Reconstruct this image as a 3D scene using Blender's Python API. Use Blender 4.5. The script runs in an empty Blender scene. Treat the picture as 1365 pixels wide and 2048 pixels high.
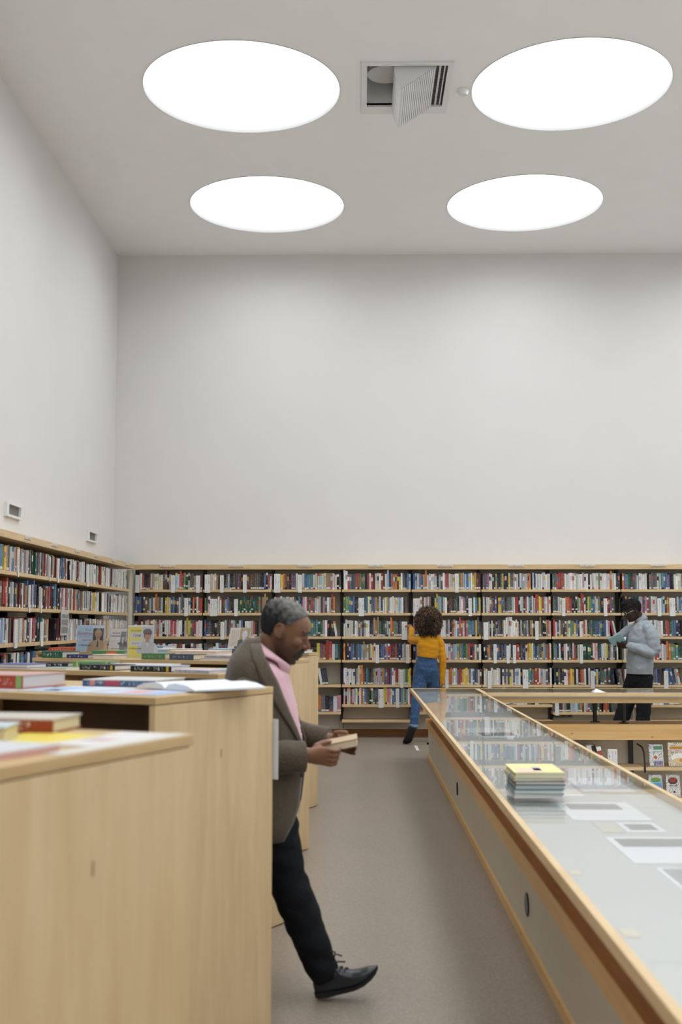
import bpy, bmesh, math, random
import numpy as np
from mathutils import Vector, Matrix, noise

# ------------------------------------------------------------------ camera, world, daylight, exposure
S = bpy.context.scene
COL = S.collection
cam = bpy.data.objects.new('camera', bpy.data.cameras.new('camera'))
COL.objects.link(cam)
cam.location = (0, 0, 1.42)
cam.rotation_euler = (math.pi / 2 + .0986, 0, .0153)
cam.data.sensor_fit = 'VERTICAL'; cam.data.sensor_height = 36; cam.data.lens = 40
cam.data.clip_start = .05
cam.data.dof.use_dof = True
cam.data.dof.focus_distance = 13.0
cam.data.dof.aperture_fstop = 3.4
S.camera = cam

w = bpy.data.worlds.new('sky'); S.world = w; w.use_nodes = True
w.node_tree.nodes['Background'].inputs[0].default_value = (.8, .88, 1, 1)
w.node_tree.nodes['Background'].inputs[1].default_value = 1.0

# daylight that falls through the diffusing pane at the top of every skylight shaft
SKY_X = [-1.07, 1.96, 4.99, 8.02]
SKY_Y = [13.0, 10.07, 7.14, 4.21, 1.28, -1.65, -4.58]
SHAFT = .45; CEIL = 6.34; SKY_R = .905; POWER = 35.5
for j, sy in enumerate(SKY_Y):
    for i, sx in enumerate(SKY_X):
        ld = bpy.data.lights.new('skylight_daylight', 'AREA'); ld.shape = 'DISK'; ld.size = 2 * SKY_R * .97
        ld.energy = POWER; ld.color = (.935, 1, 1.075)
        lo = bpy.data.objects.new('skylight_daylight', ld); COL.objects.link(lo)
        lo.location = (sx, sy, CEIL + SHAFT - .03)

S.view_settings.view_transform = 'Standard'; S.view_settings.look = 'None'
S.view_settings.gamma = 1; S.view_settings.use_curve_mapping = False
S.view_settings.exposure = 0.0

# ------------------------------------------------------------------ helpers
R = random.Random(11)
ORG = {}

def lin(r, g, b):
    f = lambda c: (c / 255 / 12.92) if c / 255 <= .04045 else ((c / 255 + .055) / 1.055) ** 2.4
    return (f(r), f(g), f(b), 1)

class MB:
    """collects polygons (world coordinates) and links them as ONE mesh object"""
    def __init__(s): s.v = []; s.f = []; s.c = []; s.m = []
    def add(s, vs, fs, col=(.8, .8, .8, 0), mi=0, M=None):
        n = len(s.v)
        for p in vs: s.v.append(tuple(M @ Vector(p)) if M is not None else tuple(p))
        for i, q in enumerate(fs):
            s.f.append([n + k for k in q]); s.c.append(col[i] if isinstance(col, list) else col); s.m.append(mi)
        return s
    def box(s, x0, x1, y0, y1, z0, z1, col=(.8, .8, .8, 0), mi=0, M=None):
        return s.add([(x0, y0, z0), (x1, y0, z0), (x1, y1, z0), (x0, y1, z0), (x0, y0, z1), (x1, y0, z1), (x1, y1, z1), (x0, y1, z1)],
                     [(0, 3, 2, 1), (4, 5, 6, 7), (0, 1, 5, 4), (1, 2, 6, 5), (2, 3, 7, 6), (3, 0, 4, 7)], col, mi, M)
    def cyl(s, c, r, h, axis='z', n=20, col=(.8, .8, .8, 0), mi=0, M=None, r2=None):
        r2 = r if r2 is None else r2; vs = []
        for k, (hh, rr) in enumerate(((0, r), (h, r2))):
            for i in range(n):
                a = 2 * math.pi * i / n; p, q = rr * math.cos(a), rr * math.sin(a)
                vs.append({'z': (c[0] + p, c[1] + q, c[2] + hh), 'x': (c[0] + hh, c[1] + p, c[2] + q), 'y': (c[0] + q, c[1] + hh, c[2] + p)}[axis])
        fs = [(i, (i + 1) % n, n + (i + 1) % n, n + i) for i in range(n)] + [tuple(range(n))[::-1], tuple(range(n, 2 * n))]
        return s.add(vs, fs, col, mi, M)
    def tube(s, pts, r, n=8, col=(.8, .8, .8, 0), mi=0, M=None):
        """round bar along points; r one number or one per point (number or (a, b))"""
        vs, fs = tube_geo(pts, r, n)
        return s.add(vs, fs, col, mi, M)
    def build(s, name, mat, parent=None, smooth=False, bevel=0):
        me = bpy.data.meshes.new(name)
        A = np.array(s.v)
        if parent is not None: O = ORG[parent.name]
        else: O = Vector(((A[:, 0].min() + A[:, 0].max()) / 2, (A[:, 1].min() + A[:, 1].max()) / 2, A[:, 2].min()))
        me.from_pydata([tuple(p) for p in (A - np.array(O))], [], s.f)
        for m_ in (mat if isinstance(mat, list) else [mat]): me.materials.append(m_)
        me.polygons.foreach_set('material_index', s.m)
        if smooth: me.polygons.foreach_set('use_smooth', [True] * len(s.f))
        at = me.color_attributes.new('Col', 'FLOAT_COLOR', 'CORNER')
        buf = []
        for q, c in zip(s.f, s.c): buf += list(c) * len(q)
        at.data.foreach_set('color', buf)
        me.update()
        o = bpy.data.objects.new(name, me); COL.objects.link(o)
        if parent is not None: o.parent = parent
        else: o.location = O
        ORG[o.name] = Vector(O)
        if bevel:
            b = o.modifiers.new('bevel', 'BEVEL'); b.width = bevel; b.segments = 2; b.limit_method = 'ANGLE'
        return o

def tube_geo(pts, r, n=8, ref=None):
    pts = [Vector(p) for p in pts]; m = len(pts); vs = []; fs = []; side = None
    for i, p in enumerate(pts):
        t = (pts[min(i + 1, m - 1)] - pts[max(i - 1, 0)]).normalized()
        if side is None:
            side = Vector(ref) if ref is not None else (Vector((0, 0, 1)) if abs(t.z) < .9 else Vector((1, 0, 0)))
        side = (side - t * side.dot(t)).normalized(); up = t.cross(side)
        a, b = (r if isinstance(r, (int, float)) else r[i]) if not isinstance(r, tuple) else r, None
        if isinstance(a, (tuple, list)): a, b = a
        if b is None: b = a
        for k in range(n):
            an = 2 * math.pi * k / n
            vs.append(tuple(p + side * (a * math.cos(an)) + up * (b * math.sin(an))))
    for i in range(m - 1):
        for k in range(n):
            fs.append((i * n + k, i * n + (k + 1) % n, (i + 1) * n + (k + 1) % n, (i + 1) * n + k))
    fs.append(tuple(range(n))[::-1]); fs.append(tuple(range((m - 1) * n, m * n)))
    return vs, fs

def tag(o, label=None, cat=None, group=None, kind=None):
    if label: o['label'] = label
    if cat: o['category'] = cat
    if group: o['group'] = group
    if kind: o['kind'] = kind
    return o

def thing(name, loc, label, cat, group=None):
    o = bpy.data.objects.new(name, None); COL.objects.link(o); o.location = loc; o.empty_display_size = .1
    ORG[o.name] = Vector(loc)
    return tag(o, label, cat, group)

def struct(name, mb, mat, smooth=False, parent=None):
    return tag(mb.build(name, mat, parent, smooth), kind='structure')

# ------------------------------------------------------------------ materials
def nodes(m): return m.node_tree.nodes, m.node_tree.links
def mat(name, col, rough=.6, metal=0, spec=.5, bump=0, bscale=200, var=0, vscale=3, sheen=0):
    m = bpy.data.materials.new(name); m.use_nodes = True; N, L = nodes(m); b = N['Principled BSDF']
    b.inputs['Base Color'].default_value = col; b.inputs['Roughness'].default_value = rough
    b.inputs['Metallic'].default_value = metal; b.inputs['Specular IOR Level'].default_value = spec
    if sheen: b.inputs['Sheen Weight'].default_value = sheen
    tc = N.new('ShaderNodeTexCoord')
    if bump:
        t = N.new('ShaderNodeTexNoise'); t.inputs['Scale'].default_value = bscale; t.inputs['Detail'].default_value = 3
        L.new(tc.outputs['Object'], t.inputs['Vector'])
        bp = N.new('ShaderNodeBump'); bp.inputs['Strength'].default_value = bump; bp.inputs['Distance'].default_value = .01
        L.new(t.outputs['Fac'], bp.inputs['Height']); L.new(bp.outputs[0], b.inputs['Normal'])
    if var:
        t = N.new('ShaderNodeTexNoise'); t.inputs['Scale'].default_value = vscale; t.inputs['Detail'].default_value = 5
        L.new(tc.outputs['Object'], t.inputs['Vector'])
        r = N.new('ShaderNodeMapRange'); r.inputs[1].default_value = .3; r.inputs[2].default_value = .7
        r.inputs[3].default_value = 1 - var; r.inputs[4].default_value = 1 + var; L.new(t.outputs['Fac'], r.inputs[0])
        mx = N.new('ShaderNodeVectorMath'); mx.operation = 'SCALE'; mx.inputs[0].default_value = col[:3]
        L.new(r.outputs[0], mx.inputs['Scale']); L.new(mx.outputs[0], b.inputs['Base Color'])
    return m

def wood(name, c1, c2, stretch, rough=.45, knots=None, spec=.4):
    m = bpy.data.materials.new(name); m.use_nodes = True; N, L = nodes(m); b = N['Principled BSDF']
    b.inputs['Roughness'].default_value = rough; b.inputs['Specular IOR Level'].default_value = spec
    tc = N.new('ShaderNodeTexCoord'); mp = N.new('ShaderNodeMapping'); mp.inputs['Scale'].default_value = stretch
    L.new(tc.outputs['Object'], mp.inputs['Vector'])
    t = N.new('ShaderNodeTexNoise'); t.inputs['Scale'].default_value = 1; t.inputs['Detail'].default_value = 7; t.inputs['Roughness'].default_value = .62; t.inputs['Distortion'].default_value = .5
    L.new(mp.outputs[0], t.inputs['Vector'])
    r = N.new('ShaderNodeValToRGB'); r.color_ramp.elements[0].position = .3; r.color_ramp.elements[1].position = .68
    r.color_ramp.elements[0].color = c2; r.color_ramp.elements[1].color = c1
    L.new(t.outputs['Fac'], r.inputs[0]); out = r.outputs[0]
    if knots:
        v = N.new('ShaderNodeTexVoronoi'); v.inputs['Scale'].default_value = knots[0]; v.inputs['Randomness'].default_value = 1
        mp2 = N.new('ShaderNodeMapping'); mp2.inputs['Scale'].default_value = knots[2]; L.new(tc.outputs['Object'], mp2.inputs['Vector']); L.new(mp2.outputs[0], v.inputs['Vector'])
        r2 = N.new('ShaderNodeValToRGB'); r2.color_ramp.elements[0].position = .03; r2.color_ramp.elements[1].position = .085
        r2.color_ramp.elements[0].color = (1, 1, 1, 1); r2.color_ramp.elements[1].color = (0, 0, 0, 1)
        L.new(v.outputs['Distance'], r2.inputs[0])
        mx = N.new('ShaderNodeMixRGB'); mx.inputs[2].default_value = knots[1]; L.new(r2.outputs[0], mx.inputs[0]); L.new(out, mx.inputs[1]); out = mx.outputs[0]
    L.new(out, b.inputs['Base Color'])
    return m

def ink_mat(name, rough=.45):
    """colour from the 'Col' attribute; its alpha says how much small print covers the face"""
    m = bpy.data.materials.new(name); m.use_nodes = True; N, L = nodes(m); b = N['Principled BSDF']
    b.inputs['Roughness'].default_value = rough; b.inputs['Specular IOR Level'].default_value = .35
    a = N.new('ShaderNodeAttribute'); a.attribute_name = 'Col'
    tc = N.new('ShaderNodeTexCoord'); mp = N.new('ShaderNodeMapping'); mp.inputs['Scale'].default_value = (230, 60, 75)
    L.new(tc.outputs['Object'], mp.inputs['Vector'])
    t = N.new('ShaderNodeTexNoise'); t.inputs['Scale'].default_value = 1; t.inputs['Detail'].default_value = 2; L.new(mp.outputs[0], t.inputs['Vector'])
    g = N.new('ShaderNodeMath'); g.operation = 'GREATER_THAN'; g.inputs[1].default_value = .58; L.new(t.outputs['Fac'], g.inputs[0])
    k = N.new('ShaderNodeMath'); k.operation = 'MULTIPLY'; L.new(g.outputs[0], k.inputs[0]); L.new(a.outputs['Alpha'], k.inputs[1])
    bw = N.new('ShaderNodeRGBToBW'); L.new(a.outputs['Color'], bw.inputs[0])
    lt = N.new('ShaderNodeMath'); lt.operation = 'LESS_THAN'; lt.inputs[1].default_value = .22; L.new(bw.outputs[0], lt.inputs[0])
    ik = N.new('ShaderNodeMixRGB'); ik.inputs[1].default_value = (.03, .03, .035, 1); ik.inputs[2].default_value = (.75, .72, .62, 1); L.new(lt.outputs[0], ik.inputs[0])
    mx = N.new('ShaderNodeMixRGB'); L.new(k.outputs[0], mx.inputs[0]); L.new(a.outputs['Color'], mx.inputs[1]); L.new(ik.outputs[0], mx.inputs[2])
    L.new(mx.outputs[0], b.inputs['Base Color'])
    return m

M_PLASTER = mat('white_plaster', (.78, .76, .735, 1), .9, bump=.08, bscale=14, var=.012, vscale=1.3)
M_CEIL = mat('ceiling_plaster', (.93, .915, .90, 1), .95, var=.01)
M_SHAFT = mat('shaft_white', (.95, .95, .95, 1), .8)
M_OPAL = mat('opal_pane_daylit', (.9, .9, .9, 1), .5); M_OPAL.node_tree.nodes['Principled BSDF'].inputs['Emission Color'].default_value = (.95, .98, 1, 1); M_OPAL.node_tree.nodes['Principled BSDF'].inputs['Emission Strength'].default_value = 1.3
M_BIRCH = wood('birch_plywood', lin(222, 196, 154), lin(204, 176, 132), (16, 16, 1.6), .42)
M_BIRCH_H = wood('birch_edge', lin(208, 178, 130), lin(186, 154, 106), (2.2, 2.2, 30), .42)
M_SHELF = wood('shelf_birch', lin(224, 196, 152), lin(206, 176, 130), (2.5, 2.5, 30), .45)
M_PINE = wood('knotty_pine', lin(240, 200, 138), lin(224, 178, 110), (1.2, 1.2, 26), .4, knots=(1.0, lin(112, 66, 28), (4.2, 4.2, 9)))
M_BROWN = wood('brown_baseboard', lin(160, 108, 54), lin(130, 84, 40), (2, 2, 40), .45)
M_TAUPE = mat('taupe_backing', lin(222, 214, 198), .85, var=.02)
M_PANEL = mat('parapet_panel', lin(214, 206, 188), .5, var=.015, vscale=4)
M_BLACK = mat('black_steel', (.012, .012, .013, 1), .45)
M_WHITE = mat('white_paint', (.8, .8, .79, 1), .5)
M_PRINT = ink_mat('print')
M_FABRIC_GREY = mat('case_lining', lin(206, 205, 201), .9)
M_DARKBOX = mat('dark_brown_lining', lin(92, 66, 40), .7)

def floor_mat():
    m = bpy.data.materials.new('speckled_linoleum'); m.use_nodes = True; N, L = nodes(m); b = N['Principled BSDF']
    tc = N.new('ShaderNodeTexCoord')
    t = N.new('ShaderNodeTexNoise'); t.inputs['Scale'].default_value = 95; t.inputs['Detail'].default_value = 4; t.inputs['Roughness'].default_value = .8
    L.new(tc.outputs['Object'], t.inputs['Vector'])
    r = N.new('ShaderNodeValToRGB'); r.color_ramp.elements[0].position = .3; r.color_ramp.elements[1].position = .72
    r.color_ramp.elements[0].color = lin(125, 113, 99); r.color_ramp.elements[1].color = lin(166, 154, 138)
    L.new(t.outputs['Fac'], r.inputs[0])
    t2 = N.new('ShaderNodeTexNoise'); t2.inputs['Scale'].default_value = .9; L.new(tc.outputs['Object'], t2.inputs['Vector'])
    mr = N.new('ShaderNodeMapRange'); mr.inputs[3].default_value = .3; mr.inputs[4].default_value = .44; L.new(t2.outputs['Fac'], mr.inputs[0])
    L.new(r.outputs[0], b.inputs['Base Color']); L.new(mr.outputs[0], b.inputs['Roughness'])
    b.inputs['Specular IOR Level'].default_value = .5
    return m
M_FLOOR = floor_mat()

def glass_mat(name, tint=(.985, .992, .99, 1), f0=.08, k=1.0):
    """thin glazing: mirror reflection rising with grazing angle over clear transmission"""
    m = bpy.data.materials.new(name); m.use_nodes = True; N, L = nodes(m); N.remove(N['Principled BSDF'])
    ge = N.new('ShaderNodeNewGeometry'); d = N.new('ShaderNodeVectorMath'); d.operation = 'DOT_PRODUCT'
    L.new(ge.outputs['Incoming'], d.inputs[0]); L.new(ge.outputs['Normal'], d.inputs[1])
    ab = N.new('ShaderNodeMath'); ab.operation = 'ABSOLUTE'; L.new(d.outputs['Value'], ab.inputs[0])
    su = N.new('ShaderNodeMath'); su.operation = 'SUBTRACT'; su.inputs[0].default_value = 1; L.new(ab.outputs[0], su.inputs[1])
    pw = N.new('ShaderNodeMath'); pw.operation = 'POWER'; pw.inputs[1].default_value = 5; L.new(su.outputs[0], pw.inputs[0])
    mr = N.new('ShaderNodeMapRange'); mr.inputs[3].default_value = f0; mr.inputs[4].default_value = k; L.new(pw.outputs[0], mr.inputs[0])
    tr = N.new('ShaderNodeBsdfTransparent'); tr.inputs[0].default_value = tint
    gl = N.new('ShaderNodeBsdfGlossy'); gl.inputs['Roughness'].default_value = .015
    mx = N.new('ShaderNodeMixShader'); L.new(mr.outputs[0], mx.inputs[0]); L.new(tr.outputs[0], mx.inputs[1]); L.new(gl.outputs[0], mx.inputs[2])
    L.new(mx.outputs[0], N['Material Output'].inputs['Surface'])
    return m
M_GLASS = glass_mat('case_glass')
M_CLEAR = mat('clear_tint', (1, 1, 1, 1)); N_, L_ = nodes(M_CLEAR); N_.remove(N_['Principled BSDF']); t_ = N_.new('ShaderNodeBsdfTransparent'); t_.inputs[0].default_value = (.985, .992, .99, 1); L_.new(t_.outputs[0], N_['Material Output'].inputs['Surface'])
M_ACRYLIC = glass_mat('acrylic', (.95, .96, .97, 1), .05, .8)

def text(s, size, M, col, parent, name='lettering', align='LEFT', ext=.0004):
    c = bpy.data.curves.new('t', 'FONT'); c.body = s; c.size = size; c.align_x = align; c.extrude = ext
    o = bpy.data.objects.new('t', c); COL.objects.link(o)
    me = bpy.data.meshes.new_from_object(o.evaluated_get(bpy.context.evaluated_depsgraph_get()))
    bpy.data.objects.remove(o)
    mb = MB(); mb.add([M @ v.co for v in me.vertices], [tuple(p.vertices) for p in me.polygons], col)
    bpy.data.meshes.remove(me)
    return mb.build(name, M_PRINT, parent)

# ------------------------------------------------------------------ room shell
XL, XR, YB, YF = -3.21, 9.5, 14.8, -6.2
PX0, PX1, PY0, PY1 = 1.10, 8.0, -2.0, 12.02       # reading pit
PZ = -1.30
mb = MB()
for x0, x1, y0, y1 in ((XL, PX0, YF, YB), (PX0, PX1, PY1, YB), (PX1, XR, YF, YB), (PX0, PX1, YF, PY0)):
    mb.box(x0, x1, y0, y1, -.06, 0)
struct('floor', mb, M_FLOOR)
struct('floor', MB().box(PX0 - .1, PX1 + .1, PY0 - .1, PY1 + .1, PZ - .05, PZ), mat('pit_floor_bounce', (.72, .70, .66, 1), .5, var=.03))  # unseen pit floor, made pale to bounce light up to the ceiling
mb = MB()
mb.box(PX0 - .1, PX0, PY0, PY1, PZ, -.06); mb.box(PX1, PX1 + .1, PY0, PY1, PZ, -.06); mb.box(PX0, PX1, PY0 - .1, PY0, PZ, -.06)
struct('wall_pit', mb, M_TAUPE)
struct('wall_left', MB().box(XL - .1, XL, YF, YB + .1, 0, CEIL), M_PLASTER)
struct('wall_back', MB().box(XL - .1, XR + .1, YB, YB + .1, 0, CEIL), M_PLASTER)
struct('wall_right', MB().box(XR, XR + .1, YF, YB + .1, 0, CEIL), M_PLASTER)
struct('wall_front', MB().box(XL - .1, XR + .1, YF - .1, YF, 0, CEIL), M_PLASTER)
# ceiling with round openings: every grid cell is a ring between a circle and a square
mb = MB(); n = 64
xs = [XL] + [(a + b) / 2 for a, b in zip(SKY_X, SKY_X[1:])] + [XR]
ys = [YB] + [(a + b) / 2 for a, b in zip(SKY_Y, SKY_Y[1:])] + [YF]
HX0, HX1, HY0, HY1 = .085, .80, 9.60, 10.40        # service hatch
def cellring(cx, cy, x0, x1, y0, y1):
    vs = []; fs = []
    def hit(a):
        c, s_ = math.cos(a), math.sin(a)
        t = min(((x1 - cx) / c if c > 1e-9 else (x0 - cx) / c if c < -1e-9 else 1e9), ((y1 - cy) / s_ if s_ > 1e-9 else (y0 - cy) / s_ if s_ < -1e-9 else 1e9))
        return (cx + c * t, cy + s_ * t, CEIL)
    an = sorted([2 * math.pi * k / n for k in range(n)] + [math.atan2(y - cy, x - cx) % (2 * math.pi) for x in (x0, x1) for y in (y0, y1)])
    for a in an: vs += [(cx + SKY_R * math.cos(a), cy + SKY_R * math.sin(a), CEIL), hit(a)]
    k = len(an)
    for i in range(k): j = (i + 1) % k; fs.append((2 * i, 2 * j, 2 * j + 1, 2 * i + 1))
    mb.add(vs, fs)
for i, cx in enumerate(SKY_X):
    for j, cy in enumerate(SKY_Y):
        x0, x1, y0, y1 = xs[i], xs[i + 1], ys[j + 1], ys[j]
        if j == 1 and i == 0: x1 = HX0
        if j == 1 and i == 1: x0 = HX1
        cellring(cx, cy, x0, x1, y0, y1)
for y0, y1 in ((ys[2], HY0), (HY1, ys[1])):
    mb.add([(HX0, y0, CEIL), (HX1, y0, CEIL), (HX1, y1, CEIL), (HX0, y1, CEIL)], [(0, 1, 2, 3)])
mb.box(XL - .1, XR + .1, YF - .1, YB + .1, CEIL + SHAFT + .02, CEIL + SHAFT + .06)
struct('ceiling', mb, M_CEIL)
for j, cy in enumerate(SKY_Y):
    for i, cx in enumerate(SKY_X):
        mb = MB(); vs = []; fs = []; k = 64
        for zz, rr in ((CEIL - .006, SKY_R + .004), (CEIL - .006, SKY_R), (CEIL + .25, SKY_R * .99), (CEIL + SHAFT, SKY_R * .98)):
            for a in range(k): vs.append((cx + rr * math.cos(2 * math.pi * a / k), cy + rr * math.sin(2 * math.pi * a / k), zz))
        for q in range(3):
            for a in range(k): fs.append((q * k + a, q * k + (a + 1) % k, (q + 1) * k + (a + 1) % k, (q + 1) * k + a))
        mb.add(vs, fs); o = struct('skylight_shaft', mb, M_SHAFT, smooth=True)
        mb = MB(); mb.add(vs[3 * k:], [tuple(range(k))]); mb.build('opal_pane', M_OPAL, o)
struct('baseboard_back', MB().box(XL, XR, YB - .025, YB, 0, .085), M_BROWN)
struct('baseboard_left', MB().box(XL, XL + .025, YF, YB, 0, .085), M_BROWN)

# ------------------------------------------------------------------ ceiling hatch, detector, wall niches
t = thing('ceiling_hatch', (.44, 10.0, CEIL - .35), 'white square ceiling hatch with half-lowered pivoting reflector box between the skylights', 'hatch')
m = MB()
for x0, x1, y0, y1 in ((HX0 - .05, HX0, HY0 - .05, HY1 + .15), (HX1, HX1 + .05, HY0 - .05, HY1 + .15), (HX0, HX1, HY1, HY1 + .15), (HX0, HX1, HY0 - .05, HY0)):
    m.box(x0, x1, y0, y1, CEIL - .02, CEIL + .02)
m.build('frame', M_WHITE, t)
m = MB()
m.box(HX0 - .01, HX0, HY0, HY1, CEIL, CEIL + .55); m.box(HX1, HX1 + .01, HY0, HY1, CEIL, CEIL + .55); m.box(HX0, HX1, HY1, HY1 + .01, CEIL, CEIL + .55); m.box(HX0, HX1, HY0 - .01, HY0, CEIL, CEIL + .55); m.box(HX0, HX1, HY0, HY1, CEIL + .55, CEIL + .56)
M_GREYIN = mat('grey_interior', (.80, .80, .78, 1), .8)
m.build('hatch_box', M_GREYIN, t)
m = MB(); m.cyl((.26, 10.12, CEIL + .16), .17, .2, 'z', 32); m.build('duct', M_GREYIN, t, smooth=False)
# pivoting flap: a shallow wedge of a drum hinged on its right side, louvres on its lower face
y0, y1 = 9.63, 10.43; HXc, HZc, HR = .685, CEIL - .008, .36; AT = math.radians(34)
def sector(yy): return [(HXc, yy, HZc)] + [(HXc - HR * math.cos(q), yy, HZc - HR * math.sin(q)) for q in [AT - AT * 1.6 * i / 14 for i in range(15)]]
A = sector(y0); B = sector(y1 - .008); k = len(A)
for P in (A, B):
    Q = [(x, y + .008, z) for x, y, z in P]; m = MB()
    m.add(P + Q, [tuple(range(k))[::-1], tuple(range(k, 2 * k))] + [(i, (i + 1) % k, k + (i + 1) % k, k + i) for i in range(k)])
    m.build('sector_side', M_WHITE, t)
m = MB()
for i in range(1, k - 1):
    a, b_ = A[i], A[i + 1]; m.add([a, b_, (b_[0], y1, b_[2]), (a[0], y1, a[2])], [(0, 1, 2, 3)])
m.build('curved_cover', M_WHITE, t, smooth=True)
a, b_ = Vector(A[0]), Vector(A[1]); nn = Vector((math.sin(AT), 0, -math.cos(AT)))
for i in range(16):
    m = MB(); p, r_ = a.lerp(b_, i / 16 + .004), a.lerp(b_, (i + .74) / 16); vs = []
    for off in (nn * .012, Vector((0, 0, 0))):
        for c_, yy in ((p, y0), (r_, y0), (r_, y1), (p, y1)): vs.append((c_.x + off.x, yy, c_.z + off.z))
    m.add(vs, [(0, 1, 2, 3), (7, 6, 5, 4), (0, 4, 5, 1), (1, 5, 6, 2), (2, 6, 7, 3), (3, 7, 4, 0)]); m.build('louvre', M_WHITE, t)
m = MB(); m.add([A[0], A[1], (A[1][0], y1, A[1][2]), (A[0][0], y1, A[0][2])], [(0, 1, 2, 3)]); m.build('louvre_backing', M_WHITE, t)
m = MB()
for xx in (.712, .757):
    for i in range(26):
        yy = HY0 + .02 + i * .030
        m.box(xx - .013, xx + .013, yy, yy + .017, CEIL - .006, CEIL + .02)
tag(m.build('grille_slots', M_BLACK, t), kind='stuff')
MB().box(.693, .782, HY0, HY1, CEIL + .002, CEIL + .012).build('grille_plate', M_WHITE, t)
t = thing('smoke_detector', (.976, 10.1, CEIL - .05), 'small round white smoke detector on ceiling right of hatch', 'detector')
MB().cyl((.976, 10.1, CEIL - .012), .062, .012, n=28).build('base', M_WHITE, t)
MB().cyl((.976, 10.1, CEIL - .05), .035, .038, n=28, r2=.055).build('dome', M_WHITE, t, smooth=False)
for yy, lab in ((10.43, 'white framed wall vent niche nearer the camera on left wall'), (13.55, 'smaller-looking white vent niche near the far corner of left wall')):
    t = thing('wall_vent', (XL, yy, 2.415), lab, 'vent')
    m = MB(); y0, y1, z0, z1, d = yy - .23, yy + .23, 2.40, 2.53, .03
    m.box(XL, XL + d, y0, y1, z0, z0 + .022); m.box(XL, XL + d, y0, y1, z1 - .015, z1); m.box(XL, XL + d, y0, y0 + .06, z0 + .022, z1 - .015); m.box(XL, XL + d, y1 - .03, y1, z0 + .022, z1 - .015)
    m.build('frame', M_WHITE, t)
    MB().box(XL, XL + .004, y0 + .06, y1 - .03, z0 + .022, z1 - .015).build('back_plate', mat('vent_grey', lin(120, 118, 114), .7), t)
# ------------------------------------------------------------------ wall shelving
M_HOLD = mat('label_holder_cream', lin(226, 216, 198), .4)
YS = 14.5; XS = -2.865; TB = .032
BAYX = [-2.874 + .886 * i for i in range(9)]
ORD = ['first', 'second', 'third', 'fourth', 'fifth', 'sixth', 'seventh', 'eighth', 'ninth', 'tenth', 'eleventh', 'twelfth', 'thirteenth', 'fourteenth', 'fifteenth', 'sixteenth', 'seventeenth', 'eighteenth', 'nineteenth', 'twentieth'] + \
      ['twenty-' + q for q in ('first', 'second', 'third', 'fourth', 'fifth', 'sixth', 'seventh', 'eighth', 'ninth')] + ['thirtieth'] + ['thirty-' + q for q in ('first', 'second', 'third', 'fourth', 'fifth', 'sixth', 'seventh', 'eighth', 'ninth')] + ['fortieth'] + ['forty-' + q for q in ('first', 'second', 'third', 'fourth', 'fifth', 'sixth', 'seventh', 'eighth', 'ninth')]
ROWZ = [1.864, 1.566, 1.269, .974, .664]
LOWZ = {0: [.418, .225], 1: [.418, .225], 2: [.325], 3: [.418, .225], 4: [.325], 5: [.418, .225], 6: [.325], 7: [.418, .225]}
BAYLAB = ['in the left corner, two white divider cards starting its top row', 'holding a row of uniform green spines', 'behind the man in the brown jacket', 'with an empty bottom board, left of the woman',
          'in front of the reaching woman', 'just right of the woman in mustard', 'with a wide run of white spines on top', 'behind the man in the grey shirt']
def frame_ident(): return Matrix.Identity(4)
for i in range(8):
    x0, x1 = BAYX[i], BAYX[i + 1]
    t = thing('wall_bookcase', ((x0 + x1) / 2, YS + .15, 0.1), 'birch wall shelf bay ' + BAYLAB[i], 'bookcase', 'wall shelving along the back wall')
    MB().box(x0, x1, 14.775, 14.798, .088, 2.12).build('back_panel', M_TAUPE, t)
    MB().box(x0 - .017, x0 + .017, 14.70, 14.775, .2, 2.12).build('upright', M_BLACK, t)
    if i == 7: MB().box(x1 - .017, x1 + .017, 14.70, 14.775, .2, 2.12).build('upright', M_BLACK, t)
    for z in ROWZ + LOWZ[i]:
        MB().box(x0 + .006, x1 - .006, YS, 14.775, z - TB, z).build('shelf_board', M_SHELF, t, bevel=.002)
        m = MB()
        m.add([(x0 + .018, 14.73, z - TB - .09), (x0 + .024, 14.73, z - TB - .09), (x0 + .024, 14.73, z - TB), (x0 + .018, 14.73, z - TB), (x0 + .018, YS + .03, z - TB), (x0 + .024, YS + .03, z - TB)],
              [(0, 3, 2, 1), (0, 1, 5, 4), (0, 4, 3), (1, 2, 5), (2, 3, 4, 5)])
        m.build('bracket', M_BLACK, t)
t = thing('cornice_board', ((BAYX[0] + BAYX[8]) / 2, YS + .14, 2.118), 'long birch cornice board above the back wall shelves, with paper label strips', 'cornice')
MB().box(BAYX[0], BAYX[8], YS - .005, 14.795, 2.118, 2.182).build('board', M_SHELF, t, bevel=.003)
for px in (-2.44, -1.567, -.68, .222, 1.10, 2.01, 2.91, 3.81):
    f = MB().box(px - .098, px + .098, YS - .014, YS - .005, 2.152, 2.180).build('label_holder', M_HOLD, t)
    MB().box(px - .088, px + .088, YS - .0155, YS - .014, 2.157, 2.175, col=(.72, .66, .58, .5)).build('paper_label', M_PRINT, f)
# corner filler between the two runs
tag(MB().tube([(-2.93, 14.56, .1), (-2.93, 14.56, 2.118)], .045, 20).build('corner_post', M_PANEL), 'round pale post in the corner between left and back shelving', 'post')

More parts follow.
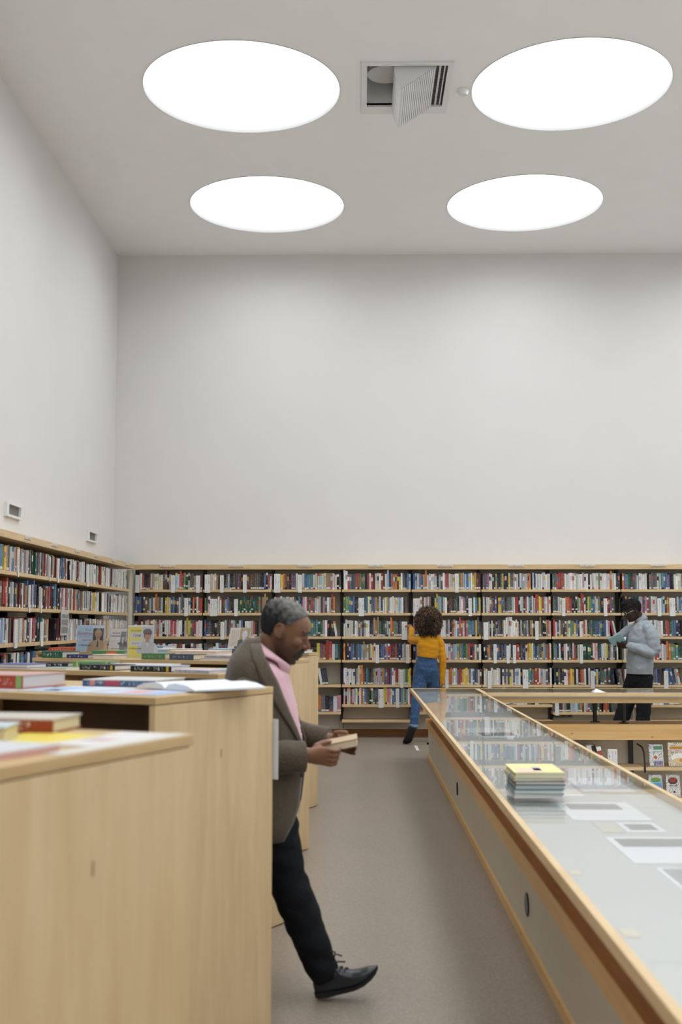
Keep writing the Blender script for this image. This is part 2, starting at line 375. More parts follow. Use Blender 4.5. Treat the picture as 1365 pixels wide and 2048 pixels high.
LBY = [7.45, 8.32, 9.19, 10.06, 10.93, 11.80, 12.66, 13.42, 14.2]
LLAB = ['nearest the camera, out at the left edge', 'nearest the camera, cut off by the left frame edge', 'second from the camera, beside the left frame edge', 'with the red and blue tall folders', 'with the grey photo sheet hanging from it', 'fourth from the corner', 'third from the corner', 'next to the corner, with dark bookend gap']
LROW = [1.858, 1.563, 1.265, .97, .67, .37]
for i in range(8):
    y0, y1 = LBY[i], LBY[i + 1]
    if i == 0: continue
    t = thing('wall_bookcase', (XS - .15, (y0 + y1) / 2, .1), 'birch left wall shelf bay ' + LLAB[i], 'bookcase', 'wall shelving along the left wall')
    MB().box(-3.205, -3.185, y0, y1, .088, 2.12).build('back_panel', M_TAUPE, t)
    MB().box(-3.185, -3.11, y0 - .017, y0 + .017, .2, 2.12).build('upright', M_BLACK, t)
    for z in LROW:
        MB().box(-3.185, XS, y0 + .005, y1 - .005, z - TB, z).build('shelf_board', M_SHELF, t, bevel=.002)
t = thing('cornice_board', (XS - .14, 11, 2.125), 'long birch cornice board above the left wall shelves, running towards the corner', 'cornice')
MB().box(-3.205, XS + .005, LBY[1], 14.46, 2.122, 2.184).build('board', M_SHELF, t, bevel=.003)
for yy in (8.9, 9.76, 10.62, 11.5, 12.36, 13.22, 14.03):
    f = MB().box(XS + .005, XS + .013, yy - .095, yy + .095, 2.15, 2.178).build('label_holder', M_HOLD, t)
    MB().box(XS + .013, XS + .0145, yy - .085, yy + .085, 2.155, 2.173, col=(.72, .66, .58, .5)).build('paper_label', M_PRINT, f)

# ------------------------------------------------------------------ books on the shelves
C = {'w': ('white', (222, 218, 212)), 'c': ('cream', (214, 202, 178)), 'g': ('light grey', (176, 176, 174)), 'x': ('dark grey', (92, 92, 92)), 'k': ('black', (30, 30, 34)), 'n': ('navy', (40, 50, 78)),
     'b': ('blue', (72, 106, 156)), 'l': ('pale blue', (148, 182, 206)), 't': ('teal', (70, 128, 132)), 'e': ('dark green', (32, 84, 60)), 'v': ('green', (108, 146, 92)), 'y': ('yellow', (222, 190, 62)),
     'o': ('orange', (220, 122, 52)), 'r': ('red', (186, 62, 54)), 'm': ('maroon', (104, 42, 46)), 'p': ('pink', (206, 130, 150)), 'u': ('purple', (112, 78, 120)), 's': ('brown', (98, 74, 58)), 'a': ('tan', (176, 138, 96))}
def col(ch, jit=.10, ink=0.):
    r, g, b = C[ch][1]; q = (r + g + b) / 3 - 4; r, g, b = (v * .76 + q * .24 for v in (r, g, b)); k = 1 + R.uniform(-jit, jit)
    q = lin(min(255, max(0, r * k + R.uniform(-8, 8))), min(255, max(0, g * k + R.uniform(-8, 8))), min(255, max(0, b * k + R.uniform(-8, 8))))
    return (q[0], q[1], q[2], ink)
def book_mesh(mb, w, h, d, ch, M, ped=None):
    """cover of spine and two boards round a page block; spine split into printed bands"""
    base = col(ch); pg = lin(222, 212, 190)[:3] + (0,)
    other = col(R.choice('wwckngyrbo')); style = R.random()
    inkc = base[:3] + (R.uniform(.12, .5),)
    lab = lin(224, 220, 212)[:3] + (.35,)
    if style < .35: bands = [(0, .04, base), (.04, .14, lab), (.14, .5, inkc), (.5, .9, inkc), (.9, 1, base)]
    elif style < .6: bands = [(0, .3, base), (.3, .55, inkc), (.55, .8, other[:3] + (.3,)), (.8, 1, base)]
    elif style < .8: bands = [(0, .12, other), (.12, .75, inkc), (.75, 1, base)]
    else: bands = [(0, .18, base), (.18, .28, lab), (.28, .6, base), (.6, .85, inkc), (.85, 1, other)] if R.random() < .4 else [(0, 1, base), ]
    for a, b, c in bands:
        mb.add([(0, 0, a * h), (w, 0, a * h), (w, 0, b * h), (0, 0, b * h)], [(0, 1, 2, 3)], c, 0, M)
    mb.add([(0, 0, h), (w, 0, h), (w, .004, h), (0, .004, h)], [(0, 1, 2, 3)], base, 0, M)
    for x0, x1 in ((0, .0025), (w - .0025, w)):
        mb.add([(x0, 0, 0), (x1, 0, 0), (x1, d, 0), (x0, d, 0), (x0, 0, h), (x1, 0, h), (x1, d, h), (x0, d, h)],
               [(4, 5, 6, 7), (1, 2, 6, 5), (3, 0, 4, 7), (2, 3, 7, 6), (0, 3, 2, 1)], base, 0, M)
    mb.box(.0025, w - .0025, .004, d - .004, .003, h - .005, pg, 0, M)

BOOKS = []; CARDS = []
def row(s, span, base_h, M, where, wsc=1.0, depth=.15):
    """one shelf row; s = one character per book unit, '|' label card, '-' gap, '/' following books lean"""
    total = len(s.replace('/', '')); unit = span / total
    x = 0; i = 0; k = 0; c = 0; lean = 0
    while i < len(s):
        ch = s[i]
        if ch == '/': lean = math.radians(R.uniform(9, 13)) if lean == 0 else 0; i += 1; x += .044; continue
        if ch == '-': x += unit; i += 1; continue
        if ch == '|':
            j = i
            while j < len(s) and s[j] == '|': j += 1
            w = min((j - i) * unit * .98, .095); c += 1
            CARDS.append((M @ Matrix.Translation((x + unit * (j - i) * .5 - w / 2, 0, 0)), w, R.uniform(.175, .20), c, where))
            # a book or two stand behind the card
            x += unit * (j - i); i = j; continue
        tall = ch.isupper(); ch = ch.lower()
        w = unit * R.uniform(.88, .985); h = base_h * (R.uniform(1.12, 1.2) if tall else R.choice((R.uniform(.9, 1.0), R.uniform(.95, 1.03))))
        d = R.uniform(.9, 1.1) * depth; k += 1
        off = R.uniform(.012, .03)
        L_ = lean + (math.radians(R.uniform(0, .7)) if lean == 0 else math.radians(R.uniform(-.6, .6)))
        Mb = M @ Matrix.Translation((x + R.uniform(0, unit - w), off, .0005 + (w * math.sin(abs(L_)) if L_ < 0 else 0)))
        if lean: Mb = M @ Matrix.Translation((x, off, .0005 + w * math.sin(L_))) @ Matrix.Rotation(L_, 4, 'Y') @ Matrix.Scale(1, 4)
        if lean: Mb = M @ Matrix.Translation((x + w * (1 / math.cos(L_) - 1), off, .0005)) @ Matrix.Rotation(-L_, 4, 'Y')
        BOOKS.append(dict(M=Mb, w=w, h=h, d=d, ch=ch, tall=tall, n=k, where=where))
        x += unit; i += 1

RN = ['top', 'second', 'third', 'fourth', 'fifth', 'sixth']
T = [  # eight bays, rows from the top
 ['||wrkkmcgccccsSng||lwRrvegxsg||m', 'bbbnsssgxwOaxgkyycxbnxwXX||wkokwrr', 'xmmwrwwowcgrgwkwwwrprwwwkgYyvxrwww', 'wwwwrwwtwrwnwwwsrwkkwxww', 'wcwrnbwwgtkbwwxcwrw', 'wwkgrcwwnkbsw', ''],
 ['|||ccca-||kslkkxsusk||mmsssxxkkbnrw', 'vxw||||wwsslbsks||eeeeeeeeeeevsaAa--', 'bnxnkksx||wxxwwtewbk|||wrk-X-----', 'xxsnwbrbknwwxwsrwcxtbkw', 'gwknrwwbccxw', 'wwgknrtbbcwxo', ''],
 ['|||yosskuuw||wbbttgcclccaapcckk', 'wrrwgcccccnntnpwrvrxgwgxpxwgRo---', 'wcxrnbawworlgwttttteegwk/nw---', 'wkgxcwweReRrkkyurRRwt-', 'wwcnxkggtwwcbwww/wnn------', 'mwgkwgwwxokoxknwp'],
 ['WWrtxxrrvxvkrwrmccwrMwLnpoomywxkbl', 'vvvbbbkx|||btcgtboxcnwcylwwccllw-x--', 'wcwwwxwwxgxgwwnnAAAxeexgwOovxnx|||--', 'oknnbbnxbblAgcvcyw||nbbulrrmmrnnnwg||o', 'wwwwwwwxgWOOrktekmtgcplgotrumbwwrrc||wvvyy', 'pkcwrwgwxwOgbxekvxsx|||yyppwtb||bggvgwr', ''],
 ['blcbbaOwgwggkgxwprccc||vollblwyymm', '|||wwxwpgaknyYlgtwwksmkexkwwpxn||ewtey', 'pkwgntxwbkwwpprwwwxgkrgwbRrgrptbtbyXx', 'nbkywgnrwkwgykwwgpglyvbevrkrwxw', 'oyvxwgttrwwkngwoxg||oowwgbrryyyybwbnxgs', 'rryygwcbtnxw'],
 ['uxupwwnkynkxynnkyxxgwwxwggggoo-lnwwwwwwwww', 'wxwwrtnunyyxxkxxxgwrrnwgsrwlxwgRRyyrgwpc', '|||gnwkxgxxkgwWWWWwwwckgnxxgkaak||cAkkkgrc', 'kkxoxx||bbnxnb||wn||rrksnnwyyywbnbvxygtrrw', 'ww||wwwwwkwxgxycxwlwk|||tttrrrwpwgukw', 'wxgtwwkbrcwnxow', ''],
 ['xxrrrrwwwwwwwwwgwwnwwwwvwwwwwOwwnn', 'xexww||oorrkkkvgRRwkyvtbgwvxn||rmux----', 'rwxwssxacvvybnwwrckxvebbbbebwp/rw----', 'vbkwkkwwsxkwrnw||eeeeeewpwntwwcyxgwxkw--', 'nkxknwwoyykwkrownw||bykxxtrxnn/kta-', '||nkpvkkgglwtosclrtenkvk-roRkt-----'],
 ['obtekxxwwwww-xxxxwgtbbukkwwccxgkt', 'kkkwbxnklpuprxwww||llso|||sgbgxkrw', 'nkwwcgwwwvvwwgwwwwerretbnkkntxb', 'wgnkkbwckknrwrrwwgOovvteebkwx', 'wkcwgnbkmrORwxbn/||bbbngwssxk---', 'xwtrkwwbgn', ''],
]
for b in range(8):
    zs = ROWZ + LOWZ[b]
    for r_, s in enumerate(T[b]):
        if not s or r_ >= len(zs): continue
        span = BAYX[b + 1] - BAYX[b] - .03
        if b in (0, 1, 4, 5, 7) and r_ == 5: span *= .8
        row(s, span, .208, Matrix.Translation((BAYX[b] + .026, YS, zs[r_])), f'{RN[r_]} shelf of the {ORD[b]} back wall bay')
LT = ['yyaxbbw|oycwkgkkgsxxkbbrxxrgtgw||saaw||xkrxglrbtx', '', '']
LROWS = [  # per bay, rows from the top
 {1: ['ykwgbrxacwkgwrnsxbt', 'rrorwgkbncwmsrwgtx', 'bngwcvkxrwcgsnbw', 'krowsgnkbwrx'],
  2: ['yyaxgbbg|oycswkggkgsxkg', 'rrwRkgglnvmmsmwso|Bnng', 'lnwcxg||rmwwcgrwnnxw', 'kroxkwwkwgtrbkwg'],
  3: ['ebbxrxgnxxrrgt|glwssaacg||rxe', 'Bngk|wwskkmrgxrrkmnwBBkk', 'rrkn||twgxaac-----kn', 'bbnngwkbbgx-wtkw'],
  4: ['xbbtttrgw--kwbgwwwxwmgrkw', 'xkgrgwttrawggxrwgwrwcaaxgbx', 'rrswwlbbwkgwwwgngwwgx', 'krgwbkgwxnct'],
  5: ['wwg||mcwwgwgwwwggwrk', 'akwytgnwwggxrwakyynwwgww', 'gwnkwgrwxxwgcacwrwgw', 'kgwxbnrwxg'],
  6: ['rcw---wgwwgwwggmrwgw', 'kgywwvgwwrxxgnnwwcwg', 'wxwaagwcwgywrwwgwcww', 'gwkxnrwbgw'],
  7: ['gcwww-wwcwwwmmwwgw--', 'wwgwxwwlwwgwwcwwgwgw', 'wgwwcwwwxwwcgwwwwgww', 'wkwgwxwrwg']}]
ML = Matrix.Rotation(math.pi / 2, 4, 'Z')
for b in range(1, 8):
    for r_, s in enumerate(LROWS[0][b]):
        row(s, LBY[b + 1] - LBY[b] - .04, .212, Matrix.Translation((XS, LBY[b] + .026, LROW[r_])) @ ML, f'{RN[r_]} shelf of the {ORD[b - 1]} left wall bay', depth=.2)
# shelf in the far wall of the pit
PITY = 11.62
row('kwytBbnklypNrw/wkw|||', .95, .205, Matrix.Translation((1.62, PITY, .0)), 'upper shelf of the sunken area')

# which 300 books show largest from where the photograph was taken
def px(p):
    q = Vector(p) - Vector((0, 0, 1.42)); q = Matrix.Rotation(-.0153, 3, 'Z') @ q; q = Matrix.Rotation(-.0986, 3, 'X') @ q
    return 682.5 + 2275.6 * q.x / q.y, 1024 - 2275.6 * q.z / q.y
HID = [(458, 1200, 625, 1480), (0, 1300, 640, 2048), (832, 1215, 890, 1480), (1232, 1195, 1308, 1440), (820, 1376, 1365, 1412), (860, 1412, 1105, 2048)]
for b in BOOKS:
    c0 = px(b['M'] @ Vector((0, 0, 0))); c1 = px(b['M'] @ Vector((b['w'], 0, b['h'])))
    mx, my = (c0[0] + c1[0]) / 2, (c0[1] + c1[1]) / 2
    vis = 0 < mx < 1365 and not any(x0 < mx < x1 and y0 < my < y1 for x0, y0, x1, y1 in HID)
    b['area'] = abs(c1[0] - c0[0]) * abs(c1[1] - c0[1]) if vis else 0
BOOKS.sort(key=lambda b: -b['area'])
N_IND = 262
stuff = MB()
for i, b in enumerate(BOOKS):
    if i < N_IND:
        m = MB(); book_mesh(m, b['w'], b['h'], b['d'], b['ch'], b['M'])
        o = m.build('book', M_PRINT)
        adj = 'tall ' if b['tall'] else ''
        tag(o, f"{adj}{C[b['ch']][0]} book, {ORD[b['n'] - 1]} from left, {b['where']}", 'book', 'books on the wall shelves')
    else:
        book_mesh(stuff, b['w'], b['h'], b['d'], b['ch'], b['M'])
tag(stuff.build('shelved_books', M_PRINT), 'the remaining small books filling the wall shelves', 'books', kind='stuff')
for M, w_, h_, n_, where in CARDS:
    m = MB(); cw = lin(226, 224, 220)[:3]
    m.box(0, w_, -.008, -.005, -.04, h_, cw + (0,), 0, M); m.box(0, w_, -.005, .10, .002, .004, cw + (0,), 0, M); m.box(0, w_, -.005, .004, .002, h_, cw + (0,), 0, M)
    for k in range(max(1, int(w_ / .03))):
        xx = (k + .5) * w_ / max(1, int(w_ / .03)) ; r0 = R.uniform(.03, .07)
        m.add([(xx - .006, -.0085, r0), (xx + .006, -.0085, r0), (xx + .006, -.0085, h_ - .02), (xx - .006, -.0085, h_ - .02)], [(0, 1, 2, 3)], cw + (1,), 0, M)
    tag(m.build('shelf_divider', M_PRINT), f'white lettered divider card, {ORD[n_ - 1]} from left, {where}', 'divider card', 'divider cards on the wall shelves')

# single things on the wall shelves
def panel_curve(M, label, name='bookend', mt=None):
    m = MB(); pts = [(0, 0, 0), (.16, 0, 0), (.16, 0, .12)] + [(.16 - .16 * (1 - math.cos(a)), 0, .12 + .08 * math.sin(a)) for a in [math.radians(q) for q in range(15, 91, 15)]] + [(0, 0, .2)]
    k = len(pts); vs = [(p[1], p[0], p[2]) for p in pts] + [(p[1] + .003, p[0], p[2]) for p in pts]
    m.add(vs, [tuple(range(k))[::-1], tuple(range(k, 2 * k))] + [(i, (i + 1) % k, k + (i + 1) % k, k + i) for i in range(k)], M=M)
    tag(m.build(name, mt or M_BLACK), label, 'bookend')
panel_curve(Matrix.Translation((BAYX[7] + .13, YS + .02, .2255)), 'white curved bookend on the lowest board behind the grey-shirted man', mt=M_WHITE)
panel_curve(Matrix.Translation((BAYX[1] + .735, YS + .02, 1.2695)), 'dark grey bookend ending third shelf row beside the seated empty gap', mt=mat('bookend_grey', lin(70, 66, 60), .4))
panel_curve(Matrix.Translation((XS - .02, 10.845, 1.2655)) @ ML, 'black curved bookend in the dark gap on the left wall shelf')
panel_curve(Matrix.Translation((XS - .02, 9.33, .9705)) @ ML, 'white curved bookend on the lower left wall shelf at frame edge', mt=M_WHITE)
t = thing('notice_sheet', (XS + .01, 10.97, 1.0), 'grey sheet of small photos hanging below the second left wall shelf', 'notice')
MB().box(XS + .006, XS + .008, 10.92, 11.22, 1.315, 1.555, col=lin(196, 194, 190)[:3] + (0,)).build('sheet', M_PRINT, t)
for k, (z0, z1) in enumerate(((1.335, 1.40), (1.41, 1.47), (1.48, 1.52))):
    MB().box(XS + .008, XS + .0085, 10.95, 11.19, z0, z1, col=lin(126, 124, 122)[:3] + (.5,)).build('photo', M_PRINT, t)
t = thing('socket_plate', (2.62, 14.76, .23), 'grey plate of three power sockets on the wall under the seventh bay', 'socket')
MB().box(2.50, 2.735, 14.763, 14.774, .235, .30).build('plate', mat('socket_grey', lin(150, 142, 126), .5), t)
for k in range(3): MB().cyl((2.535 + .08 * k, 14.755, .268), .024, .008, 'y', 16).build('socket', mat('socket_dark', lin(110, 100, 86), .5), t)
# ------------------------------------------------------------------ parapets round the reading pit
M_TOP_SHADE = wood('shaded_beam_top', lin(196, 128, 56), lin(166, 98, 38), (24, 2, 24), .5); M_TOP_SHADE2 = wood('shaded_beam_top_far', lin(206, 160, 104), lin(186, 138, 84), (24, 2, 2), .5)  # brown tones paint the display cases' shade onto the beam tops
m = MB().box(.745, 1.08, -2.0, 12.35, 0, .336)
w1 = struct('wall_parapet_left', m, M_PANEL)
MB().box(.72, 1.12, -2.0, 12.38, .336, .416).build('beam', M_PINE, w1, bevel=.003)
MB().box(.724, 1.116, -2.0, 12.37, .416, .42).build('beam_top_shade', M_TOP_SHADE, w1)  # thin slab added to darken the beam top under the case overhang
MB().box(.733, .745, -2.0, 12.36, 0, .05).build('base_strip', M_PINE, w1)
for yy in (8.74, 5.18, 1.6):
    m = MB(); m.cyl((.738, yy, .19), .05, .009, 'x', 24); m.build('finger_pull', mat('pull_black', (.006, .006, .006, 1), .25), w1)
MB().cyl((.725, 12.3, .16), .012, .02, 'x', 12).build('door_stop', M_BLACK, w1)
w2 = struct('wall_parapet_far', MB().box(1.12, 8.0, 11.98, 12.10, PZ, .26), M_TAUPE)
MB().box(1.12, 8.0, 11.70, 12.10, .26, .416).build('beam', M_PINE, w2, bevel=.003)
MB().box(1.12, 8.0, 11.705, 12.10, .416, .42).build('beam_top_shade', M_TOP_SHADE2, w2)

# glazed display counters standing on the parapets
def counter(x0, x1, y0, y1, panes, along, posts, label, loc):
    t = thing('display_case', loc, label, 'display case')
    zt = .75; fr = .022
    m = MB()
    m.box(x0, x0 + fr, y0, y1, zt - .033, zt); m.box(x1 - fr, x1, y0, y1, zt - .033, zt); m.box(x0 + fr, x1 - fr, y0, y0 + fr, zt - .033, zt); m.box(x0 + fr, x1 - fr, y1 - fr, y1, zt - .033, zt)
    m.build('frame', M_SHELF, t)
    m = MB(); q = .06
    m.box(x0 + q, x0 + q + .02, y0 + q, y1 - q, .645, .705); m.box(x1 - q - .02, x1 - q, y0 + q, y1 - q, .645, .705); m.box(x0 + q + .02, x1 - q - .02, y0 + q, y0 + q + .02, .645, .705); m.box(x0 + q + .02, x1 - q - .02, y1 - q - .02, y1 - q, .645, .705)
    m.build('fascia', M_BIRCH_H, t)
    MB().box(x0 + .02, x1 - .02, y0 + .02, y1 - .02, .706, .7165).build('case_floor', M_FABRIC_GREY, t)
    a0, a1 = (y0 + fr, y1 - fr) if along == 'y' else (x0 + fr, x1 - fr); st = (a1 - a0) / panes
    for k in range(panes):
        p0, p1 = a0 + k * st + .0015, a0 + (k + 1) * st - .0015
        X0, X1, Y0, Y1 = (x0 + fr, x1 - fr, p0, p1) if along == 'y' else (p0, p1, y0 + fr, y1 - fr)
        m = MB(); m.add([(X0, Y0, zt - .002), (X1, Y0, zt - .002), (X1, Y1, zt - .002), (X0, Y1, zt - .002)], [(0, 1, 2, 3)], mi=0)
        m.add([(X0, Y0, zt - .008), (X1, Y0, zt - .008), (X1, Y1, zt - .008), (X0, Y1, zt - .008), (X0, Y0, zt - .002), (X1, Y0, zt - .002), (X1, Y1, zt - .002), (X0, Y1, zt - .002)],
              [(0, 3, 2, 1), (0, 1, 5, 4), (1, 2, 6, 5), (2, 3, 7, 6), (3, 0, 4, 7)], mi=1)
        m.build('glass_pane', [M_GLASS, M_CLEAR], t)
    for x, y in posts:
        m = MB(); m.cyl((x, y, .42), .022, .225, n=14); m.build('post', M_BLACK, t)
        m = MB(); m.cyl((x, y, .42), .05, .008, n=16); m.build('post_flange', M_BLACK, t)
    return t
counter(.543, 1.245, .4, 12.15, 6, 'y', [(.95, 1.5 + 1.75 * k) for k in range(6)], 'long glass-topped birch display case along the aisle, running away from the camera', (.9, 6.3, .42))
counter(1.247, 7.6, 11.38, 12.15, 3, 'x', [(2.44, 11.93), (2.70, 11.77), (4.4, 11.93), (6.2, 11.93)], 'glass-topped display case across the far side of the sunken area, on black posts', (4.4, 11.77, .42))

# shelves under the far parapet, seen past the glass
t = thing('pit_bookcase', (3.0, 11.8, PZ), 'birch wall shelves below the pine beam in the sunken reading area', 'bookcase')
for x in (1.6, 2.80, 3.98): MB().box(x - .018, x + .018, 11.90, 11.975, PZ, .26).build('upright', M_BLACK, t)
for x0, x1 in ((1.62, 2.86), (2.865, 4.1)):
    for z in (.0, -.30, -.60, -.90): MB().box(x0, x1, PITY, 11.975, z - TB, z).build('shelf_board', M_SHELF, t, bevel=.002)
m = MB(); pts = [(2.8625, 11.9, .20), (2.8625, 11.72, .19), (2.8625, 11.64, .15), (2.8625, 11.61, .05), (2.8625, 11.605, -.05)]
tag(m.tube(pts, .009, 8).build('wire_bookend', M_BLACK, smooth=True), 'black curved wire bookend on the shelf under the pine beam', 'bookend')

def face_out(x0, x1, y, z, h, colr, label, lean=.07, spinecol=None, cat='book'):
    """book standing face out, leaning back"""
    w_ = x1 - x0; M = Matrix.Translation((x0, y, z + .0045)) @ Matrix.Rotation(-lean * 2.2, 4, 'X')
    m = MB(); m.box(0, w_, 0, .003, 0, h, colr, 0, M); m.box(0, w_, .019, .022, 0, h, colr, 0, M); m.box(0, .003, .003, .019, 0, h, spinecol or colr, 0, M)
    o = m.build('book', M_PRINT); tag(o, label, cat)
    MB().box(.003, w_ - .004, .003, .019, .003, h - .003, lin(222, 214, 196)[:3] + (0,), 0, M).build('page_block', M_PRINT, o)
    return o, M
def patch(o, M, x0, x1, z0, z1, c, name='cover_print', ink=0., e=.0006, k=1):
    m = MB(); m.add([(x0, -e * k, z0), (x1, -e * k, z0), (x1, -e * k, z1), (x0, -e * k, z1)], [(0, 1, 2, 3)], c[:3] + (ink,), 0, M); return m.build(name, M_PRINT, o)
def disc(o, M, cx, cz, rx, rz, c, name='cover_print', k=1, n=20, e=.0006, ink=0):
    m = MB(); m.add([(cx + rx * math.cos(2 * math.pi * i / n), -e * k, cz + rz * math.sin(2 * math.pi * i / n)) for i in range(n)], [tuple(range(n))], c[:3] + (ink,), 0, M); return m.build(name, M_PRINT, o)
W_ = lin(226, 226, 224)
o, M = face_out(2.925, 3.065, 11.66, 0, .215, W_, 'white book facing out, green title and purple panel, under the pine beam')
patch(o, M, .045, .135, .165, .20, lin(92, 138, 108), ink=0); patch(o, M, .035, .138, .14, .147, lin(140, 150, 146)); disc(o, M, .062, .088, .016, .017, lin(206, 92, 54)); patch(o, M, .042, .132, .004, .055, lin(118, 108, 150), ink=1); patch(o, M, .007, .022, .17, .205, lin(176, 150, 176))
o, M = face_out(3.115, 3.33, 11.66, 0, .235, lin(228, 214, 188), 'large cream and ochre picture book facing out under the pine beam')
patch(o, M, .02, .205, .17, .195, lin(196, 136, 48)); patch(o, M, .02, .205, .135, .163, lin(218, 196, 190), ink=1); disc(o, M, .12, .085, .095, .045, lin(236, 234, 228)); disc(o, M, .125, .055, .085, .03, lin(226, 196, 150), k=2); disc(o, M, .14, .06, .035, .018, lin(204, 150, 84), k=3)
o, M = face_out(2.915, 3.05, 11.66, -.30, .215, lin(214, 222, 226), 'pale book with green hill and blue sea cover, facing out, lower pit shelf')
disc(o, M, .07, .165, .05, .022, lin(122, 158, 62)); patch(o, M, .005, .13, .135, .155, lin(120, 196, 204)); patch(o, M, .005, .13, .06, .135, lin(112, 150, 198)); patch(o, M, .03, .125, .185, .205, lin(236, 236, 232), ink=1)
o, M = face_out(3.085, 3.225, 11.66, -.30, .215, lin(226, 222, 218), 'white book with a dark red oval picture, facing out on the lower shelf', spinecol=lin(140, 44, 34))
disc(o, M, .07, .155, .048, .034, lin(70, 68, 70)); disc(o, M, .07, .163, .034, .024, lin(158, 62, 44), k=2); patch(o, M, .03, .115, .10, .113, lin(150, 146, 144), ink=1); patch(o, M, .07, .088, .04, .058, lin(40, 38, 38))

# documents lying inside the near case
def sheet(x0, x1, y0, y1, label, photo=None, z=.717, c=W_, rot=0, cat='paper'):
    M = Matrix.Translation(((x0 + x1) / 2, (y0 + y1) / 2, z)) @ Matrix.Rotation(rot, 4, 'Z'); a, b = (x1 - x0) / 2, (y1 - y0) / 2
    o = MB().box(-a, a, -b, b, 0, .0012, c[:3] + (0,), 0, M).build('document_sheet', M_PRINT); tag(o, label, cat)
    if photo:
        p, q, r_, s_, pc = photo
        MB().box(-a + p * 2 * a, -a + q * 2 * a, -b + r_ * 2 * b, -b + s_ * 2 * b, .0012, .0018, pc[:3] + (.25,), 0, M).build('printed_photo', M_PRINT, o)
    return o
GP = lin(150, 149, 146)
WS = lin(240, 240, 242)
sheet(.775, 1.06, 4.20, 4.62, 'white document sheet with a grey photo strip, just in front of the book stack', (.12, .82, .58, .9, GP), c=WS)
sheet(.915, 1.05, 3.97, 4.16, 'small white mounted card with a grey picture inside the glass case', (.15, .85, .2, .8, GP), c=WS)
sheet(.83, .905, 3.96, 4.15, 'small beige card beside the mounted grey picture in the case', c=lin(214, 208, 192))
sheet(.815, 1.12, 3.46, 3.88, 'large white document sheet with wide grey photo, near right in the case', (.08, .85, .6, .92, GP), c=WS)
sheet(.86, 1.16, 3.08, 3.40, 'white sheet with dark grey image at the right frame edge of the case', (.05, .95, .15, .95, lin(172, 172, 170)), c=WS)
sheet(.72, .93, 4.78, 5.5, 'white sheet lying under the glass right behind the book stack', (.2, .8, .5, .8, lin(210, 210, 208)), c=WS)
sheet(.95, 1.17, 4.9, 5.35, 'pale sheet near the right side of the case beyond the book stack', c=WS)
sheet(.70, 1.0, 6.1, 6.8, 'grey blue folder lying in the case in the middle distance', c=lin(196, 204, 208))
sheet(.74, 1.02, 7.2, 7.9, 'white open brochure under the glass in the middle distance', (.1, .9, .2, .5, GP), c=WS, rot=.1)
sheet(.72, .98, 8.6, 9.4, 'white sheet far along the glass case', c=WS, rot=-.08)
sheet(.60, .63, 3.30, 3.36, 'tiny cream label inside the case close to its left edge', c=lin(224, 212, 190))
sheet(.60, .64, 2.66, 2.73, 'second tiny cream label inside the case, nearest the camera', c=lin(224, 212, 190))
m = MB(); m.add([(2.33, 11.42, .7515), (2.45, 11.42, .7515), (2.37, 11.5, .785), (2.33, 11.55, .7515), (2.45, 11.55, .7515)], [(0, 1, 2), (2, 4, 3), (0, 2, 3)], lin(232, 230, 230)[:3] + (0,))
tag(m.build('folded_card', M_PRINT), 'white folded card standing on the far display case', 'card')

# ------------------------------------------------------------------ things lying flat
def flat_book(M, w_, d, th, c, label, page=(222, 216, 200), z0=0, ink=.7, spine=True, group=None, extra=None, top=None):
    """hardback lying flat: spine along local x at y=0, cover slabs and page block"""
    c = lin(*c)[:3]; b_ = min(.003, th * .15); m = MB(); tc = lin(*top)[:3] if top else c
    m.box(0, w_, 0, d, 0, b_, c + (0,), 0, M); m.box(0, w_, 0, d, th - b_, th, tc + (0,), 0, M)
    if spine:
        m.box(0, w_, 0, .003, b_, th - b_, c + (0,), 0, M)
        m.add([(.02, -.0006, th * .25), (w_ * .85, -.0006, th * .25), (w_ * .85, -.0006, th * .75), (.02, -.0006, th * .75)], [(0, 1, 2, 3)], c + (ink,), 0, M)
    o = m.build('book', M_PRINT); tag(o, label, 'book', group)
    MB().box(.004, w_ - .004, .003 if spine else .004, d - .004, b_, th - b_, lin(*page)[:3] + (0,), 0, M).build('page_block', M_PRINT, o)
    if extra:
        for x0, x1, ec in extra: MB().box(x0, x1, -.0012, 0, b_, th - b_, lin(*ec)[:3] + (0,), 0, M).build('spine_label', M_PRINT, o)
    return o

